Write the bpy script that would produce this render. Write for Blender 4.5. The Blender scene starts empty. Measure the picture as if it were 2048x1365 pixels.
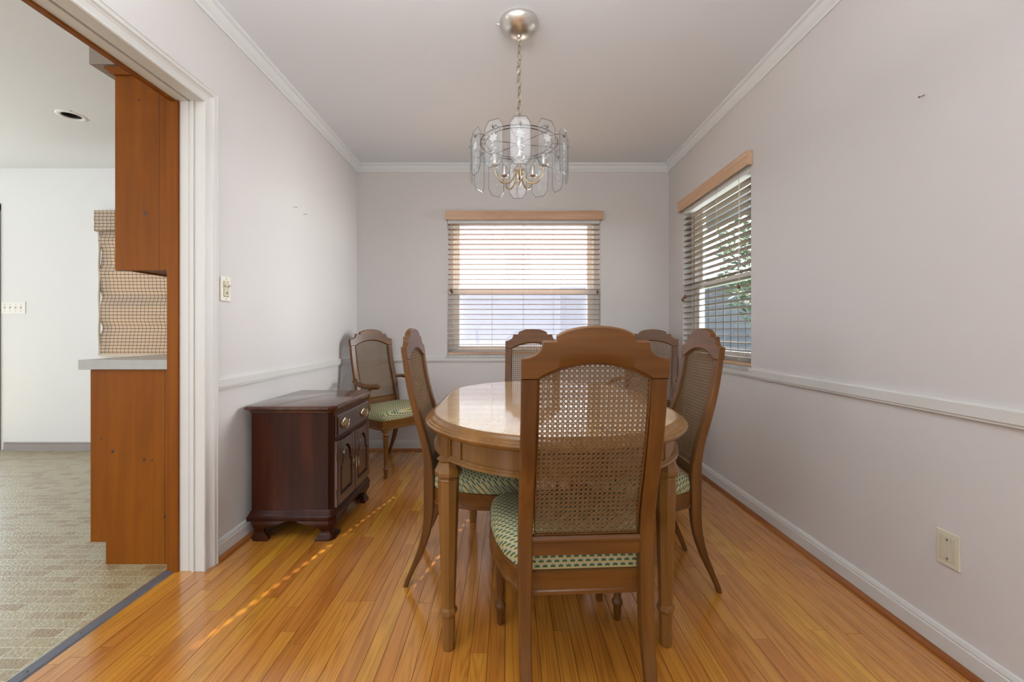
import bpy, bmesh, math, random
from mathutils import Vector, Matrix
random.seed(7)
C = bpy.context.scene.collection
SC = bpy.context.scene
PI = math.pi

# ------------------------------------------------------------ camera, world, light, exposure
CAMH = 1.019
cd = bpy.data.cameras.new('camera'); cam = bpy.data.objects.new('camera', cd); C.objects.link(cam)
cd.sensor_width = 36.0; cd.lens = 830.0 / 2048.0 * 36.0
cam.location = (0, 0, CAMH); cam.rotation_euler = (PI / 2, 0, 0)
cd.shift_x = (1024 - 1017.2) / 2048.0
cd.shift_y = -(682.5 - 662.5) / 2048.0
cd.clip_start = 0.02; cd.clip_end = 200
SC.camera = cam

w = bpy.data.worlds.new('daylight'); SC.world = w; w.use_nodes = True
bg = w.node_tree.nodes['Background']
bg.inputs['Color'].default_value = (0.84, 0.92, 1.0, 1); bg.inputs['Strength'].default_value = 2.9

sd = bpy.data.lights.new('sun', 'SUN'); sun = bpy.data.objects.new('sun', sd); C.objects.link(sun)
sd.energy = 18.0; sd.angle = math.radians(0.53); sd.color = (1.0, 0.93, 0.82)
sdir = Vector((-0.25, -0.97, 0)).normalized() * math.cos(math.radians(38.8)); sdir.z = -math.sin(math.radians(38.8))
sun.rotation_euler = sdir.to_track_quat('-Z', 'Y').to_euler()

def area(name, loc, to, sx, sy, power, col):
    d = bpy.data.lights.new(name, 'AREA'); o = bpy.data.objects.new(name, d); C.objects.link(o)
    d.shape = 'RECTANGLE'; d.size = sx; d.size_y = sy; d.energy = power; d.color = col
    o.location = loc; o.rotation_euler = (Vector(to) - Vector(loc)).to_track_quat('-Z', 'Y').to_euler()
    return o
area('front_fill_light', (0.05, -2.35, 1.35), (0.05, 3.5, 1.35), 2.3, 1.9, 20, (0.98, 0.99, 1.0))  # added fill in front of the closed wall, no window there
area('kitchen_fill_light', (-3.4, -2.3, 1.5), (-3.4, 3.5, 1.3), 2.6, 1.7, 52, (0.97, 0.985, 1.0))  # added fill for the kitchen, stands unseen behind the camera
area('ceiling_fill_light', (-0.30, 0.30, 1.90), (-0.30, 0.3001, 2.44), 1.5, 0.9, 38, (0.93, 0.965, 1.0))  # invented up-facing lamp, brightens the room off the ceiling
area('kitchen_up_fill', (-4.4, 0.6, 1.2), (-3.6, 2.4, 2.41), 1.4, 1.0, 18, (0.96, 0.98, 1.0))  # second kitchen fill, added out of frame to lift its ceiling
area('side_window_fill', (3.2, 3.0, 1.75), (1.37, 2.8, 1.45), 1.2, 1.2, 185, (0.95, 0.975, 1.0))  # added lamp outdoors, boosts the daylight through the side blind
area('wide_window_fill', (0.13, 5.0, 3.3), (0.13, 3.55, 1.5), 2.4, 1.0, 90, (0.97, 0.985, 1.0))  # extra panel above the view, strengthens light at the wide window

SC.view_settings.view_transform = 'Standard'; SC.view_settings.look = 'None'
SC.view_settings.gamma = 1.0; SC.view_settings.use_curve_mapping = False
SC.view_settings.exposure = 0.5

# ------------------------------------------------------------ materials
def nmat(name):
    m = bpy.data.materials.new(name); m.use_nodes = True
    return m, m.node_tree.nodes, m.node_tree.links, m.node_tree.nodes['Principled BSDF']

def mixc(N, L, fac, a, b, mode='MIX'):
    n = N.new('ShaderNodeMix'); n.data_type = 'RGBA'; n.blend_type = mode
    for sock, v in ((0, fac), (6, a), (7, b)):
        if hasattr(v, 'links'): L.new(v, n.inputs[sock])
        else: n.inputs[sock].default_value = v if sock == 0 else (*v, 1)[:4]
    return n.outputs[2]

def mth(N, L, op, a, b=0.0, c=None):
    n = N.new('ShaderNodeMath'); n.operation = op
    for i, v in enumerate((a, b, c)):
        if v is None: continue
        if hasattr(v, 'links'): L.new(v, n.inputs[i])
        else: n.inputs[i].default_value = v
    return n.outputs[0]

def coords(N, L, world=False, scale=(1, 1, 1), rnd=0.0):
    if world: src = N.new('ShaderNodeNewGeometry').outputs['Position']
    else: src = N.new('ShaderNodeTexCoord').outputs['Object']
    if rnd:
        oi = N.new('ShaderNodeObjectInfo')
        v = N.new('ShaderNodeVectorMath'); v.operation = 'ADD'
        L.new(src, v.inputs[0])
        c = N.new('ShaderNodeCombineXYZ')
        for i in range(3): L.new(mth(N, L, 'MULTIPLY', oi.outputs['Random'], rnd * (1 + i * 1.7)), c.inputs[i])
        L.new(c.outputs[0], v.inputs[1]); src = v.outputs[0]
    mp = N.new('ShaderNodeMapping'); mp.inputs['Scale'].default_value = scale
    L.new(src, mp.inputs['Vector'])
    return mp.outputs[0]

def ramp(N, L, fac, stops):
    r = N.new('ShaderNodeValToRGB'); e = r.color_ramp.elements
    while len(e) < len(stops): e.new(0.5)
    for i, (p, c) in enumerate(stops): e[i].position = p; e[i].color = (*c, 1)
    L.new(fac, r.inputs[0]); return r.outputs[0]

def noise(N, L, vec, scale, detail=4, rough=0.5, dist=0.0):
    n = N.new('ShaderNodeTexNoise'); n.inputs['Scale'].default_value = scale
    n.inputs['Detail'].default_value = detail; n.inputs['Roughness'].default_value = rough
    n.inputs['Distortion'].default_value = dist
    L.new(vec, n.inputs['Vector']); return n.outputs['Fac']

def bump(N, L, p, h, strength, dist=0.002):
    b = N.new('ShaderNodeBump'); b.inputs['Strength'].default_value = strength; b.inputs['Distance'].default_value = dist
    L.new(h, b.inputs['Height']); L.new(b.outputs[0], p.inputs['Normal'])

def plain(name, col, rough=0.5, metal=0.0, spec=0.5, coat=0.0, var=0.04, sc=12):
    m, N, L, p = nmat(name)
    v = coords(N, L)
    f = noise(N, L, v, sc, 5)
    c = mixc(N, L, f, tuple(x * (1 - var) for x in col), tuple(min(1, x * (1 + var)) for x in col))
    L.new(c, p.inputs['Base Color'])
    p.inputs['Roughness'].default_value = rough; p.inputs['Metallic'].default_value = metal
    p.inputs['Specular IOR Level'].default_value = spec; p.inputs['Coat Weight'].default_value = coat
    return m

def paint(name, col, rough=0.6, bstr=0.12, bsc=130):
    m, N, L, p = nmat(name)
    v = coords(N, L, world=True)
    f = noise(N, L, v, 1.3, 5)
    c = mixc(N, L, f, tuple(x * 0.965 for x in col), tuple(min(1, x * 1.03) for x in col))
    L.new(c, p.inputs['Base Color']); p.inputs['Roughness'].default_value = rough
    p.inputs['Specular IOR Level'].default_value = 0.35
    bump(N, L, p, noise(N, L, v, bsc, 3), bstr, 0.0015)
    return m

def wood(name, dark, mid, light, axis=2, spec=0.35, rough=0.35, coat=0.3, rnd=11.0, g=1.0, bstr=0.05, knots=False):
    """Wood whose grain runs along axis (object space)."""
    m, N, L, p = nmat(name)
    s = [28.0 * g] * 3; s[axis] = 1.6 * g
    v = coords(N, L, scale=tuple(s), rnd=rnd)
    a = noise(N, L, v, 1.0, 6, 0.6, 0.6)
    s2 = [6.0 * g] * 3; s2[axis] = 0.9 * g
    v2 = coords(N, L, scale=tuple(s2), rnd=rnd)
    b = noise(N, L, v2, 1.0, 3, 0.5, 1.2)
    f = mth(N, L, 'ADD', mth(N, L, 'MULTIPLY', a, 0.5), mth(N, L, 'MULTIPLY', b, 0.5))
    col = ramp(N, L, f, [(0.33, dark), (0.5, mid), (0.66, light)])
    if knots:
        vk = coords(N, L, scale=(5.5, 5.5, 4.2), rnd=0)
        vo = N.new('ShaderNodeTexVoronoi'); vo.inputs['Scale'].default_value = 1.0; L.new(vk, vo.inputs['Vector'])
        vo.inputs['Randomness'].default_value = 1.0
        k = ramp(N, L, vo.outputs['Distance'], [(0.035, (1, 1, 1)), (0.075, (0, 0, 0))])
        col = mixc(N, L, k, col, tuple(x * 0.22 for x in dark))
    L.new(col, p.inputs['Base Color'])
    p.inputs['Roughness'].default_value = rough; p.inputs['Coat Weight'].default_value = coat; p.inputs['Specular IOR Level'].default_value = spec
    p.inputs['Coat Roughness'].default_value = 0.12
    bump(N, L, p, a, bstr, 0.001)
    return m

def oak_floor():
    m, N, L, p = nmat('oak_strip')
    oi = N.new('ShaderNodeObjectInfo')
    v = coords(N, L, world=True, scale=(170, 4.0, 1), rnd=13.0)
    fine = noise(N, L, v, 1.0, 5, 0.65, 0.2)
    v2 = coords(N, L, world=True, scale=(11, 0.7, 1), rnd=13.0)
    ct = noise(N, L, v2, 1.0, 2, 0.45, 0.15)
    cs = mth(N, L, 'ADD', mth(N, L, 'MULTIPLY', mth(N, L, 'SINE', mth(N, L, 'MULTIPLY', ct, 95.0)), 0.5), 0.5)
    f = mth(N, L, 'ADD', mth(N, L, 'MULTIPLY', fine, 0.74), mth(N, L, 'MULTIPLY', cs, 0.26))
    base = ramp(N, L, oi.outputs['Random'], [(0.0, (0.52, 0.185, 0.028)), (0.2, (0.64, 0.265, 0.040)), (0.4, (0.58, 0.215, 0.034)), (0.62, (0.70, 0.305, 0.044)), (0.8, (0.60, 0.235, 0.036)), (0.93, (0.76, 0.38, 0.040)), (1.0, (0.67, 0.27, 0.042))])
    g = ramp(N, L, f, [(0.28, (0.62, 0.56, 0.47)), (0.48, (0.80, 0.78, 0.71)), (0.72, (0.92, 0.91, 0.84))])
    col = mixc(N, L, 1.0, base, g, 'MULTIPLY')
    # worn dark nicks
    vn = coords(N, L, world=True, scale=(1, 1, 1))
    nk = ramp(N, L, noise(N, L, vn, 90, 2), [(0.785, (0, 0, 0)), (0.81, (1, 1, 1))])
    col = mixc(N, L, mth(N, L, 'MULTIPLY', nk, 0.6), col, (0.06, 0.03, 0.015))
    L.new(col, p.inputs['Base Color'])
    L.new(mth(N, L, 'ADD', mth(N, L, 'MULTIPLY', noise(N, L, vn, 3, 4), 0.12), 0.13), p.inputs['Roughness'])
    p.inputs['Specular IOR Level'].default_value = 0.5
    p.inputs['Coat Weight'].default_value = 1.0; p.inputs['Coat Roughness'].default_value = 0.19; p.inputs['Coat IOR'].default_value = 1.6
    bump(N, L, p, fine, 0.06, 0.0008)
    return m

def vinyl_floor():
    m, N, L, p = nmat('vinyl_brick_print')
    v = coords(N, L, world=True)
    # embossed print of small mixed-size blocks
    sw = N.new('ShaderNodeMapping'); sw.inputs['Rotation'].default_value = (0, 0, 0); L.new(v, sw.inputs['Vector'])
    b = N.new('ShaderNodeTexBrick'); L.new(sw.outputs[0], b.inputs['Vector'])
    b.offset = 0.37; b.offset_frequency = 2; b.squash = 0.62; b.squash_frequency = 3
    b.inputs['Scale'].default_value = 1.0; b.inputs['Brick Width'].default_value = 0.105; b.inputs['Row Height'].default_value = 0.043
    b.inputs['Mortar Size'].default_value = 0.0022; b.inputs['Mortar Smooth'].default_value = 0.2; b.inputs['Bias'].default_value = -0.25
    b.inputs['Color1'].default_value = (0.40, 0.355, 0.20, 1); b.inputs['Color2'].default_value = (0.27, 0.17, 0.07, 1)
    b.inputs['Mortar'].default_value = (0.50, 0.46, 0.33, 1)
    n = noise(N, L, v, 60, 4)
    c = mixc(N, L, n, (0.8, 0.8, 0.8), (1.2, 1.2, 1.2))
    L.new(mixc(N, L, 1.0, b.outputs['Color'], c, 'MULTIPLY'), p.inputs['Base Color'])
    p.inputs['Roughness'].default_value = 0.32; p.inputs['Coat Weight'].default_value = 0.45; p.inputs['Coat Roughness'].default_value = 0.22
    h = mth(N, L, 'ADD', mth(N, L, 'MULTIPLY', noise(N, L, v, 105, 2), 1.0), mth(N, L, 'MULTIPLY', b.outputs['Fac'], -0.2))
    bump(N, L, p, h, 1.0, 0.004)
    return m

def seat_fabric():
    m, N, L, p = nmat('tulip_fabric')
    tc = N.new('ShaderNodeTexCoord'); sx = N.new('ShaderNodeSeparateXYZ'); L.new(tc.outputs['Object'], sx.inputs[0])
    u = mth(N, L, 'DIVIDE', sx.outputs[0], 0.0205)
    v = mth(N, L, 'DIVIDE', mth(N, L, 'ADD', sx.outputs[1], sx.outputs[2]), 0.0125)
    row = mth(N, L, 'FLOOR', v)
    off = mth(N, L, 'MULTIPLY', mth(N, L, 'MODULO', mth(N, L, 'ADD', row, 100.0), 2.0), 0.5)
    fu = mth(N, L, 'SUBTRACT', mth(N, L, 'FRACT', mth(N, L, 'ADD', u, mth(N, L, 'ADD', off, 50.0))), 0.5)
    fv = mth(N, L, 'SUBTRACT', mth(N, L, 'FRACT', mth(N, L, 'ADD', v, 50.0)), 0.5)
    def ell(cu, cv, ru, rv):
        a = mth(N, L, 'POWER', mth(N, L, 'DIVIDE', mth(N, L, 'SUBTRACT', fu, cu), ru), 2.0)
        b = mth(N, L, 'POWER', mth(N, L, 'DIVIDE', mth(N, L, 'SUBTRACT', fv, cv), rv), 2.0)
        return mth(N, L, 'LESS_THAN', mth(N, L, 'ADD', a, b), 1.0)
    g1 = mth(N, L, 'MAXIMUM', ell(-0.16, 0.08, 0.15, 0.24), ell(0.16, 0.08, 0.15, 0.24))
    g1 = mth(N, L, 'MAXIMUM', g1, ell(0.0, 0.18, 0.11, 0.26))
    bl = ell(0.0, 0.22, 0.36, 0.38)
    ye = ell(0.0, -0.22, 0.22, 0.2)
    c = mixc(N, L, bl, (0.40, 0.355, 0.22), (0.25, 0.29, 0.255))
    c = mixc(N, L, ye, c, (0.52, 0.38, 0.07))
    c = mixc(N, L, g1, c, (0.035, 0.10, 0.035))
    n = noise(N, L, tc.outputs['Object'], 500, 2)
    c = mixc(N, L, 1.0, c, mixc(N, L, n, (0.85, 0.85, 0.85), (1.15, 1.15, 1.15)), 'MULTIPLY')
    L.new(c, p.inputs['Base Color']); p.inputs['Roughness'].default_value = 0.85
    bump(N, L, p, n, 0.4, 0.0006)
    return m

def glass(name, tint=(0.97, 0.98, 0.98), rough=0.0, frost=0.0):
    m, N, L, p = nmat(name); N.remove(p)
    out = N['Material Output']
    t = N.new('ShaderNodeBsdfTransparent'); t.inputs[0].default_value = (*tint, 1)
    g = N.new('ShaderNodeBsdfGlossy'); g.inputs['Roughness'].default_value = rough
    lw = N.new('ShaderNodeLayerWeight'); fr_ = mth(N, L, 'ADD', mth(N, L, 'MULTIPLY', mth(N, L, 'POWER', lw.outputs['Facing'], 4.0), 0.80), 0.035)
    mx = N.new('ShaderNodeMixShader'); L.new(fr_, mx.inputs[0]); L.new(t.outputs[0], mx.inputs[1]); L.new(g.outputs[0], mx.inputs[2])
    sh = mx.outputs[0]
    if frost:
        d = N.new('ShaderNodeBsdfTranslucent'); d.inputs[0].default_value = (0.85, 0.87, 0.88, 1)
        d2 = N.new('ShaderNodeBsdfDiffuse'); d2.inputs[0].default_value = (0.85, 0.87, 0.88, 1)
        a = N.new('ShaderNodeAddShader'); L.new(d.outputs[0], a.inputs[0]); L.new(d2.outputs[0], a.inputs[1])
        m2 = N.new('ShaderNodeMixShader'); m2.inputs[0].default_value = frost
        L.new(sh, m2.inputs[1]); L.new(d2.outputs[0], m2.inputs[2]); sh = m2.outputs[0]
    L.new(sh, out.inputs[0])
    return m

def screen_mesh():
    m, N, L, p = nmat('insect_screen')
    out = N['Material Output']
    t = N.new('ShaderNodeBsdfTransparent')
    p.inputs['Base Color'].default_value = (0.38, 0.39, 0.45, 1); p.inputs['Roughness'].default_value = 0.6
    mx = N.new('ShaderNodeMixShader'); mx.inputs[0].default_value = 0.35
    L.new(t.outputs[0], mx.inputs[1]); L.new(p.outputs[0], mx.inputs[2]); L.new(mx.outputs[0], out.inputs[0])
    return m

def woven_shade():
    m, N, L, p = nmat('woven_shade_cloth')
    out = N['Material Output']
    tc = N.new('ShaderNodeTexCoord'); sx = N.new('ShaderNodeSeparateXYZ'); L.new(tc.outputs['Object'], sx.inputs[0])
    fx = mth(N, L, 'FRACT', mth(N, L, 'ADD', mth(N, L, 'DIVIDE', sx.outputs[0], 0.033), 100.0))
    fz = mth(N, L, 'FRACT', mth(N, L, 'ADD', mth(N, L, 'DIVIDE', sx.outputs[2], 0.0285), 100.0))
    ln = mth(N, L, 'MAXIMUM', mth(N, L, 'LESS_THAN', fx, 0.09), mth(N, L, 'LESS_THAN', fz, 0.15))
    v = coords(N, L, scale=(14, 1, 260)); n = noise(N, L, v, 1.0, 3)
    v3 = coords(N, L, scale=(3, 1, 30)); n3 = noise(N, L, v3, 1.0, 2)
    cloth = mixc(N, L, n, (0.46, 0.35, 0.28), (0.72, 0.58, 0.50))
    cloth = mixc(N, L, n3, cloth, (0.66, 0.54, 0.38))
    c = mixc(N, L, ln, cloth, (0.07, 0.04, 0.03))
    L.new(c, p.inputs['Base Color']); p.inputs['Roughness'].default_value = 0.8
    tr = N.new('ShaderNodeBsdfTranslucent'); L.new(c, tr.inputs[0])
    mx = N.new('ShaderNodeMixShader'); mx.inputs[0].default_value = 0.22
    L.new(p.outputs[0], mx.inputs[1]); L.new(tr.outputs[0], mx.inputs[2]); L.new(mx.outputs[0], out.inputs[0])
    bump(N, L, p, n, 0.3, 0.001)
    return m

def burl_top():
    m, N, L, p = nmat('table_veneer')
    v = coords(N, L, scale=(3.2, 1.4, 1))
    n = noise(N, L, v, 2.2, 6, 0.6, 1.8)
    v2 = coords(N, L, scale=(40, 2.5, 1)); f = noise(N, L, v2, 1, 5, 0.6, 0.5)
    c = ramp(N, L, n, [(0.3, (0.40, 0.20, 0.07)), (0.48, (0.62, 0.36, 0.13)), (0.62, (0.72, 0.47, 0.19)), (0.75, (0.50, 0.27, 0.09))])
    c = mixc(N, L, mth(N, L, 'MULTIPLY', f, 0.35), c, (0.33, 0.16, 0.05))
    L.new(c, p.inputs['Base Color']); p.inputs['Roughness'].default_value = 0.22
    p.inputs['Coat Weight'].default_value = 1.0; p.inputs['Coat Roughness'].default_value = 0.07; p.inputs['Coat IOR'].default_value = 1.7
    return m

def leafmat():
    m, N, L, p = nmat('leaf')
    v = coords(N, L, world=True); n = noise(N, L, v, 3.0, 3)
    c = ramp(N, L, n, [(0.3, (0.02, 0.05, 0.025)), (0.5, (0.05, 0.11, 0.05)), (0.7, (0.13, 0.19, 0.09))])
    L.new(c, p.inputs['Base Color']); p.inputs['Roughness'].default_value = 0.5
    t = N.new('ShaderNodeBsdfTranslucent'); L.new(c, t.inputs[0]); mx = N.new('ShaderNodeMixShader'); mx.inputs[0].default_value = 0.5
    L.new(p.outputs[0], mx.inputs[1]); L.new(t.outputs[0], mx.inputs[2]); L.new(mx.outputs[0], N['Material Output'].inputs[0])
    return m

def siding(name, a, b, pitch):
    m, N, L, p = nmat(name)
    g = N.new('ShaderNodeNewGeometry'); sx = N.new('ShaderNodeSeparateXYZ'); L.new(g.outputs['Position'], sx.inputs[0])
    f = mth(N, L, 'FRACT', mth(N, L, 'DIVIDE', mth(N, L, 'ADD', sx.outputs[2], 10.0), pitch))
    c = mixc(N, L, f, a, b); L.new(c, p.inputs['Base Color']); p.inputs['Roughness'].default_value = 0.7
    return m

M = {}
M['wall'] = paint('wall_paint', (0.655, 0.622, 0.600))
M['wall_f'] = paint('low_bounce_wall_paint', (0.22, 0.17, 0.13))  # unseen wall kept dark to hold down bounce on the near chair
M['wall_k'] = paint('kitchen_wall_paint', (0.74, 0.755, 0.765))
M['ceil'] = paint('ceiling_paint', (0.79, 0.82, 0.865), 0.75, 0.1, 90)
M['trim'] = paint('trim_paint', (0.66, 0.645, 0.61), 0.38, 0.03, 40)
M['crown'] = paint('crown_paint', (0.74, 0.755, 0.755), 0.42, 0.03, 40)
M['oak'] = oak_floor()
M['subfloor'] = plain('subfloor', (0.035, 0.018, 0.01), 0.9)
M['shoe'] = wood('shoe_moulding_wood', (0.15, 0.045, 0.012), (0.26, 0.085, 0.022), (0.38, 0.14, 0.04), axis=1)
M['shoe_x'] = wood('shoe_moulding_wood_cross', (0.22, 0.07, 0.02), (0.36, 0.13, 0.035), (0.50, 0.21, 0.06), axis=0)
M['vinyl'] = vinyl_floor()
M['alu'] = plain('dull_aluminium', (0.20, 0.215, 0.25), 0.5, 0.6, var=0.15, sc=40)
M['alu_b'] = plain('bright_aluminium', (0.80, 0.80, 0.78), 0.25, 0.9)
M['pine'] = wood('orange_pine', (0.155, 0.040, 0.0012), (0.215, 0.060, 0.0015), (0.27, 0.082, 0.003), axis=2, rough=0.55, coat=0.0, rnd=5.0, g=0.7, spec=0.18)
M['knot'] = plain('pine_knot', (0.06, 0.018, 0.006), 0.5, var=0.3, sc=200)
M['laminate'] = plain('grey_laminate', (0.40, 0.40, 0.37), 0.3, var=0.12, sc=25)
M['soffit'] = paint('soffit_shaded', (0.27, 0.225, 0.19))  # shade above the cabinet is put into this colour; door casing reuses it
M['kbase'] = plain('kitchen_cove_base', (0.30, 0.27, 0.26), 0.5)
M['chair'] = wood('chair_fruitwood', (0.080, 0.026, 0.003), (0.128, 0.046, 0.0055), (0.185, 0.074, 0.012), axis=2, rough=0.42, coat=0.12, rnd=3.0)
M['chair_x'] = wood('chair_fruitwood_cross', (0.080, 0.026, 0.003), (0.128, 0.046, 0.0055), (0.185, 0.074, 0.012), axis=0, rough=0.42, coat=0.12, rnd=3.0)
M['cane'] = plain('cane', (0.19, 0.105, 0.042), 0.5, var=0.25, sc=60)
M['fabric'] = seat_fabric()
M['tabwood'] = wood('table_fruitwood', (0.13, 0.052, 0.009), (0.21, 0.092, 0.017), (0.29, 0.14, 0.034), axis=2, rough=0.3, coat=0.5, rnd=0.0, g=0.6)
M['tabtop'] = burl_top()
M['mahog'] = wood('mahogany', (0.016, 0.0035, 0.0015), (0.036, 0.008, 0.003), (0.068, 0.016, 0.005), axis=2, spec=0.2, rough=0.4, coat=0.06, rnd=2.0, g=0.8)
M['mahog_f'] = wood('mahogany_gloss', (0.025, 0.007, 0.004), (0.045, 0.013, 0.006), (0.075, 0.022, 0.010), axis=2, rough=0.25, coat=0.6, rnd=2.0, g=0.8)
M['mahog_t'] = wood('mahogany_top', (0.035, 0.012, 0.008), (0.065, 0.022, 0.012), (0.11, 0.035, 0.018), axis=1, rough=0.26, coat=0.9, rnd=2.0, g=0.8)
M['brass'] = plain('antique_brass', (0.54, 0.43, 0.28), 0.25, 1.0, var=0.25, sc=80)
M['chain'] = plain('antique_chain', (0.36, 0.31, 0.23), 0.35, 1.0, var=0.2, sc=60)
M['nickel'] = plain('brushed_nickel', (0.72, 0.70, 0.66), 0.3, 1.0, var=0.1, sc=60)
M['darkwire'] = plain('dark_wire', (0.10, 0.09, 0.08), 0.35, 1.0)
M['glass'] = glass('window_glass')
M['cglass'] = glass('bevelled_glass', (0.955, 0.96, 0.96), 0.02, 0.07)
M['etched'] = glass('etched_glass', (0.95, 0.95, 0.95), 0.3, 0.40)
M['edgeglass'] = plain('glass_edge', (0.14, 0.15, 0.15), 0.1, 0.0)
M['bulb'] = glass('clear_bulb', (0.93, 0.93, 0.92), 0.0, 0.06)
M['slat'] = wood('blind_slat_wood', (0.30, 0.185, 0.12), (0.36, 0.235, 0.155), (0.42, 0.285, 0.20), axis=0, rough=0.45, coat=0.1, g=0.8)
M['slat_y'] = wood('blind_slat_wood_shaded', (0.19, 0.125, 0.085), (0.24, 0.165, 0.115), (0.29, 0.205, 0.15), axis=1, rough=0.45, coat=0.1, g=0.8)  # same slat wood, darkened to carry the shade on the undersides
M['val'] = wood('valance_wood', (0.50, 0.29, 0.18), (0.60, 0.38, 0.25), (0.70, 0.48, 0.33), axis=0, rough=0.4, coat=0.2)
M['val_y'] = wood('valance_wood_side', (0.50, 0.29, 0.16), (0.60, 0.38, 0.23), (0.70, 0.48, 0.31), axis=1, rough=0.4, coat=0.2)
M['tassel'] = plain('walnut_tassel', (0.16, 0.06, 0.03), 0.4)
M['cord'] = plain('blind_cord', (0.62, 0.55, 0.46), 0.8)
M['sash'] = plain('window_sash_paint', (0.78, 0.78, 0.76), 0.4)
M['marble'] = plain('grey_marble', (0.50, 0.50, 0.48), 0.3, var=0.35, sc=25)
M['screen'] = screen_mesh()
M['shade'] = woven_shade()
M['ivory'] = plain('ivory_plastic', (0.66, 0.61, 0.47), 0.35)
M['ivory_l'] = plain('cream_plastic', (0.80, 0.77, 0.66), 0.35)
M['white'] = plain('white_plastic', (0.82, 0.82, 0.80), 0.35)
M['screwd'] = plain('screw_steel', (0.20, 0.19, 0.16), 0.4, 0.8)
M['black'] = plain('dark_void', (0.03, 0.03, 0.03), 0.7)
M['leaf'] = leafmat()
M['bark'] = plain('bark', (0.10, 0.08, 0.06), 0.9, var=0.4, sc=20)
M['lawn'] = plain('lawn', (0.05, 0.09, 0.035), 0.9, var=0.35, sc=5)
M['concrete'] = plain('pale_concrete', (0.62, 0.61, 0.60), 0.8, var=0.1)
M['siding'] = siding('pale_lap_siding', (0.36, 0.36, 0.45), (0.44, 0.44, 0.54), 0.18)
M['darksiding'] = siding('grey_board_siding', (0.07, 0.08, 0.095), (0.11, 0.125, 0.145), 0.2)
M['roof'] = plain('grey_shingle', (0.60, 0.61, 0.66), 0.8, var=0.2)

# ------------------------------------------------------------ mesh helpers
def bx(bm, x0, x1, y0, y1, z0, z1):
    vs = [bm.verts.new(p) for p in ((x0,y0,z0),(x1,y0,z0),(x1,y1,z0),(x0,y1,z0),(x0,y0,z1),(x1,y0,z1),(x1,y1,z1),(x0,y1,z1))]
    for f in ((0,3,2,1),(4,5,6,7),(0,1,5,4),(1,2,6,5),(2,3,7,6),(3,0,4,7)): bm.faces.new([vs[i] for i in f])

def box(*a):
    bm = bmesh.new(); bx(bm, *a); return bm

def obj(name, bm, m, parent=None, loc=None, bev=0.0, smooth=False, seg=2):
    bmesh.ops.recalc_face_normals(bm, faces=bm.faces[:])
    me = bpy.data.meshes.new(name); bm.to_mesh(me); bm.free()
    mats = m if isinstance(m, (list, tuple)) else [m]
    for k in mats: me.materials.append(M[k])
    if smooth:
        for p in me.polygons: p.use_smooth = True
        try: me.set_sharp_from_angle(angle=math.radians(38))
        except Exception: pass
    o = bpy.data.objects.new(name, me); C.objects.link(o)
    if parent: o.parent = parent
    if loc is not None: o.location = loc
    if bev:
        b = o.modifiers.new('bevel', 'BEVEL'); b.width = bev; b.segments = seg; b.limit_method = 'ANGLE'; b.angle_limit = math.radians(40)
    return o

def tag(o, label=None, cat=None, group=None, kind=None):
    if label: o['label'] = label
    if cat: o['category'] = cat
    if group: o['group'] = group
    if kind: o['kind'] = kind
    return o

def thing(name, label, cat, loc=(0, 0, 0), rz=0.0, group=None, kind=None):
    o = bpy.data.objects.new(name, None); C.objects.link(o); o.location = loc; o.rotation_euler = (0, 0, rz)
    o.empty_display_size = 0.1
    return tag(o, label, cat, group, kind)

def struct(name, bm, m, label, cat, bev=0.0):
    return tag(obj(name, bm, m, bev=bev), label, cat, kind='structure')

def dup_tree(src, parent=None):
    c = src.copy(); C.objects.link(c); c.parent = parent
    for ch in [k for k in KIDS(src)]: dup_tree(ch, c)
    return c

def KIDS(o):
    return [k for k in bpy.data.objects if k.parent is o]

def lathe(bm, prof, seg=20, cx=0, cy=0, rot=0.0, axis='z'):
    rings = []
    for r, z in prof:
        ring = []
        for i in range(seg):
            a = rot + 2 * PI * i / seg
            p = (cx + r * math.cos(a), cy + r * math.sin(a), z)
            ring.append(bm.verts.new(p))
        rings.append(ring)
    for a, b in zip(rings, rings[1:]):
        for i in range(seg):
            j = (i + 1) % seg
            bm.faces.new((a[i], a[j], b[j], b[i]))
    bm.faces.new(rings[0][::-1]); bm.faces.new(rings[-1])
    return [v for r in rings for v in r]

def tube(bm, pts, r, seg=8, closed=False):
    pts = [Vector(p) for p in pts]; n = len(pts); rings = []
    up = None
    for i, p in enumerate(pts):
        if closed: t = pts[(i + 1) % n] - pts[i - 1]
        else: t = pts[min(i + 1, n - 1)] - pts[max(i - 1, 0)]
        if t.length < 1e-9: t = Vector((0, 0, 1))
        t.normalize()
        if up is None:
            up = Vector((0, 0, 1)) if abs(t.z) < 0.9 else Vector((1, 0, 0))
        s = t.cross(up)
        if s.length < 1e-6: s = t.cross(Vector((0.3, 1, 0.2)))
        s.normalize(); u = s.cross(t); up = u
        rr = r[i] if isinstance(r, (list, tuple)) else r
        rings.append([bm.verts.new(p + s * rr * math.cos(2 * PI * k / seg) + u * rr * math.sin(2 * PI * k / seg)) for k in range(seg)])
    rng = range(n) if closed else range(n - 1)
    for i in rng:
        a, b = rings[i], rings[(i + 1) % n]
        for k in range(seg):
            j = (k + 1) % seg
            bm.faces.new((a[k], a[j], b[j], b[k]))
    if not closed:
        bm.faces.new(rings[0][::-1]); bm.faces.new(rings[-1])

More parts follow.
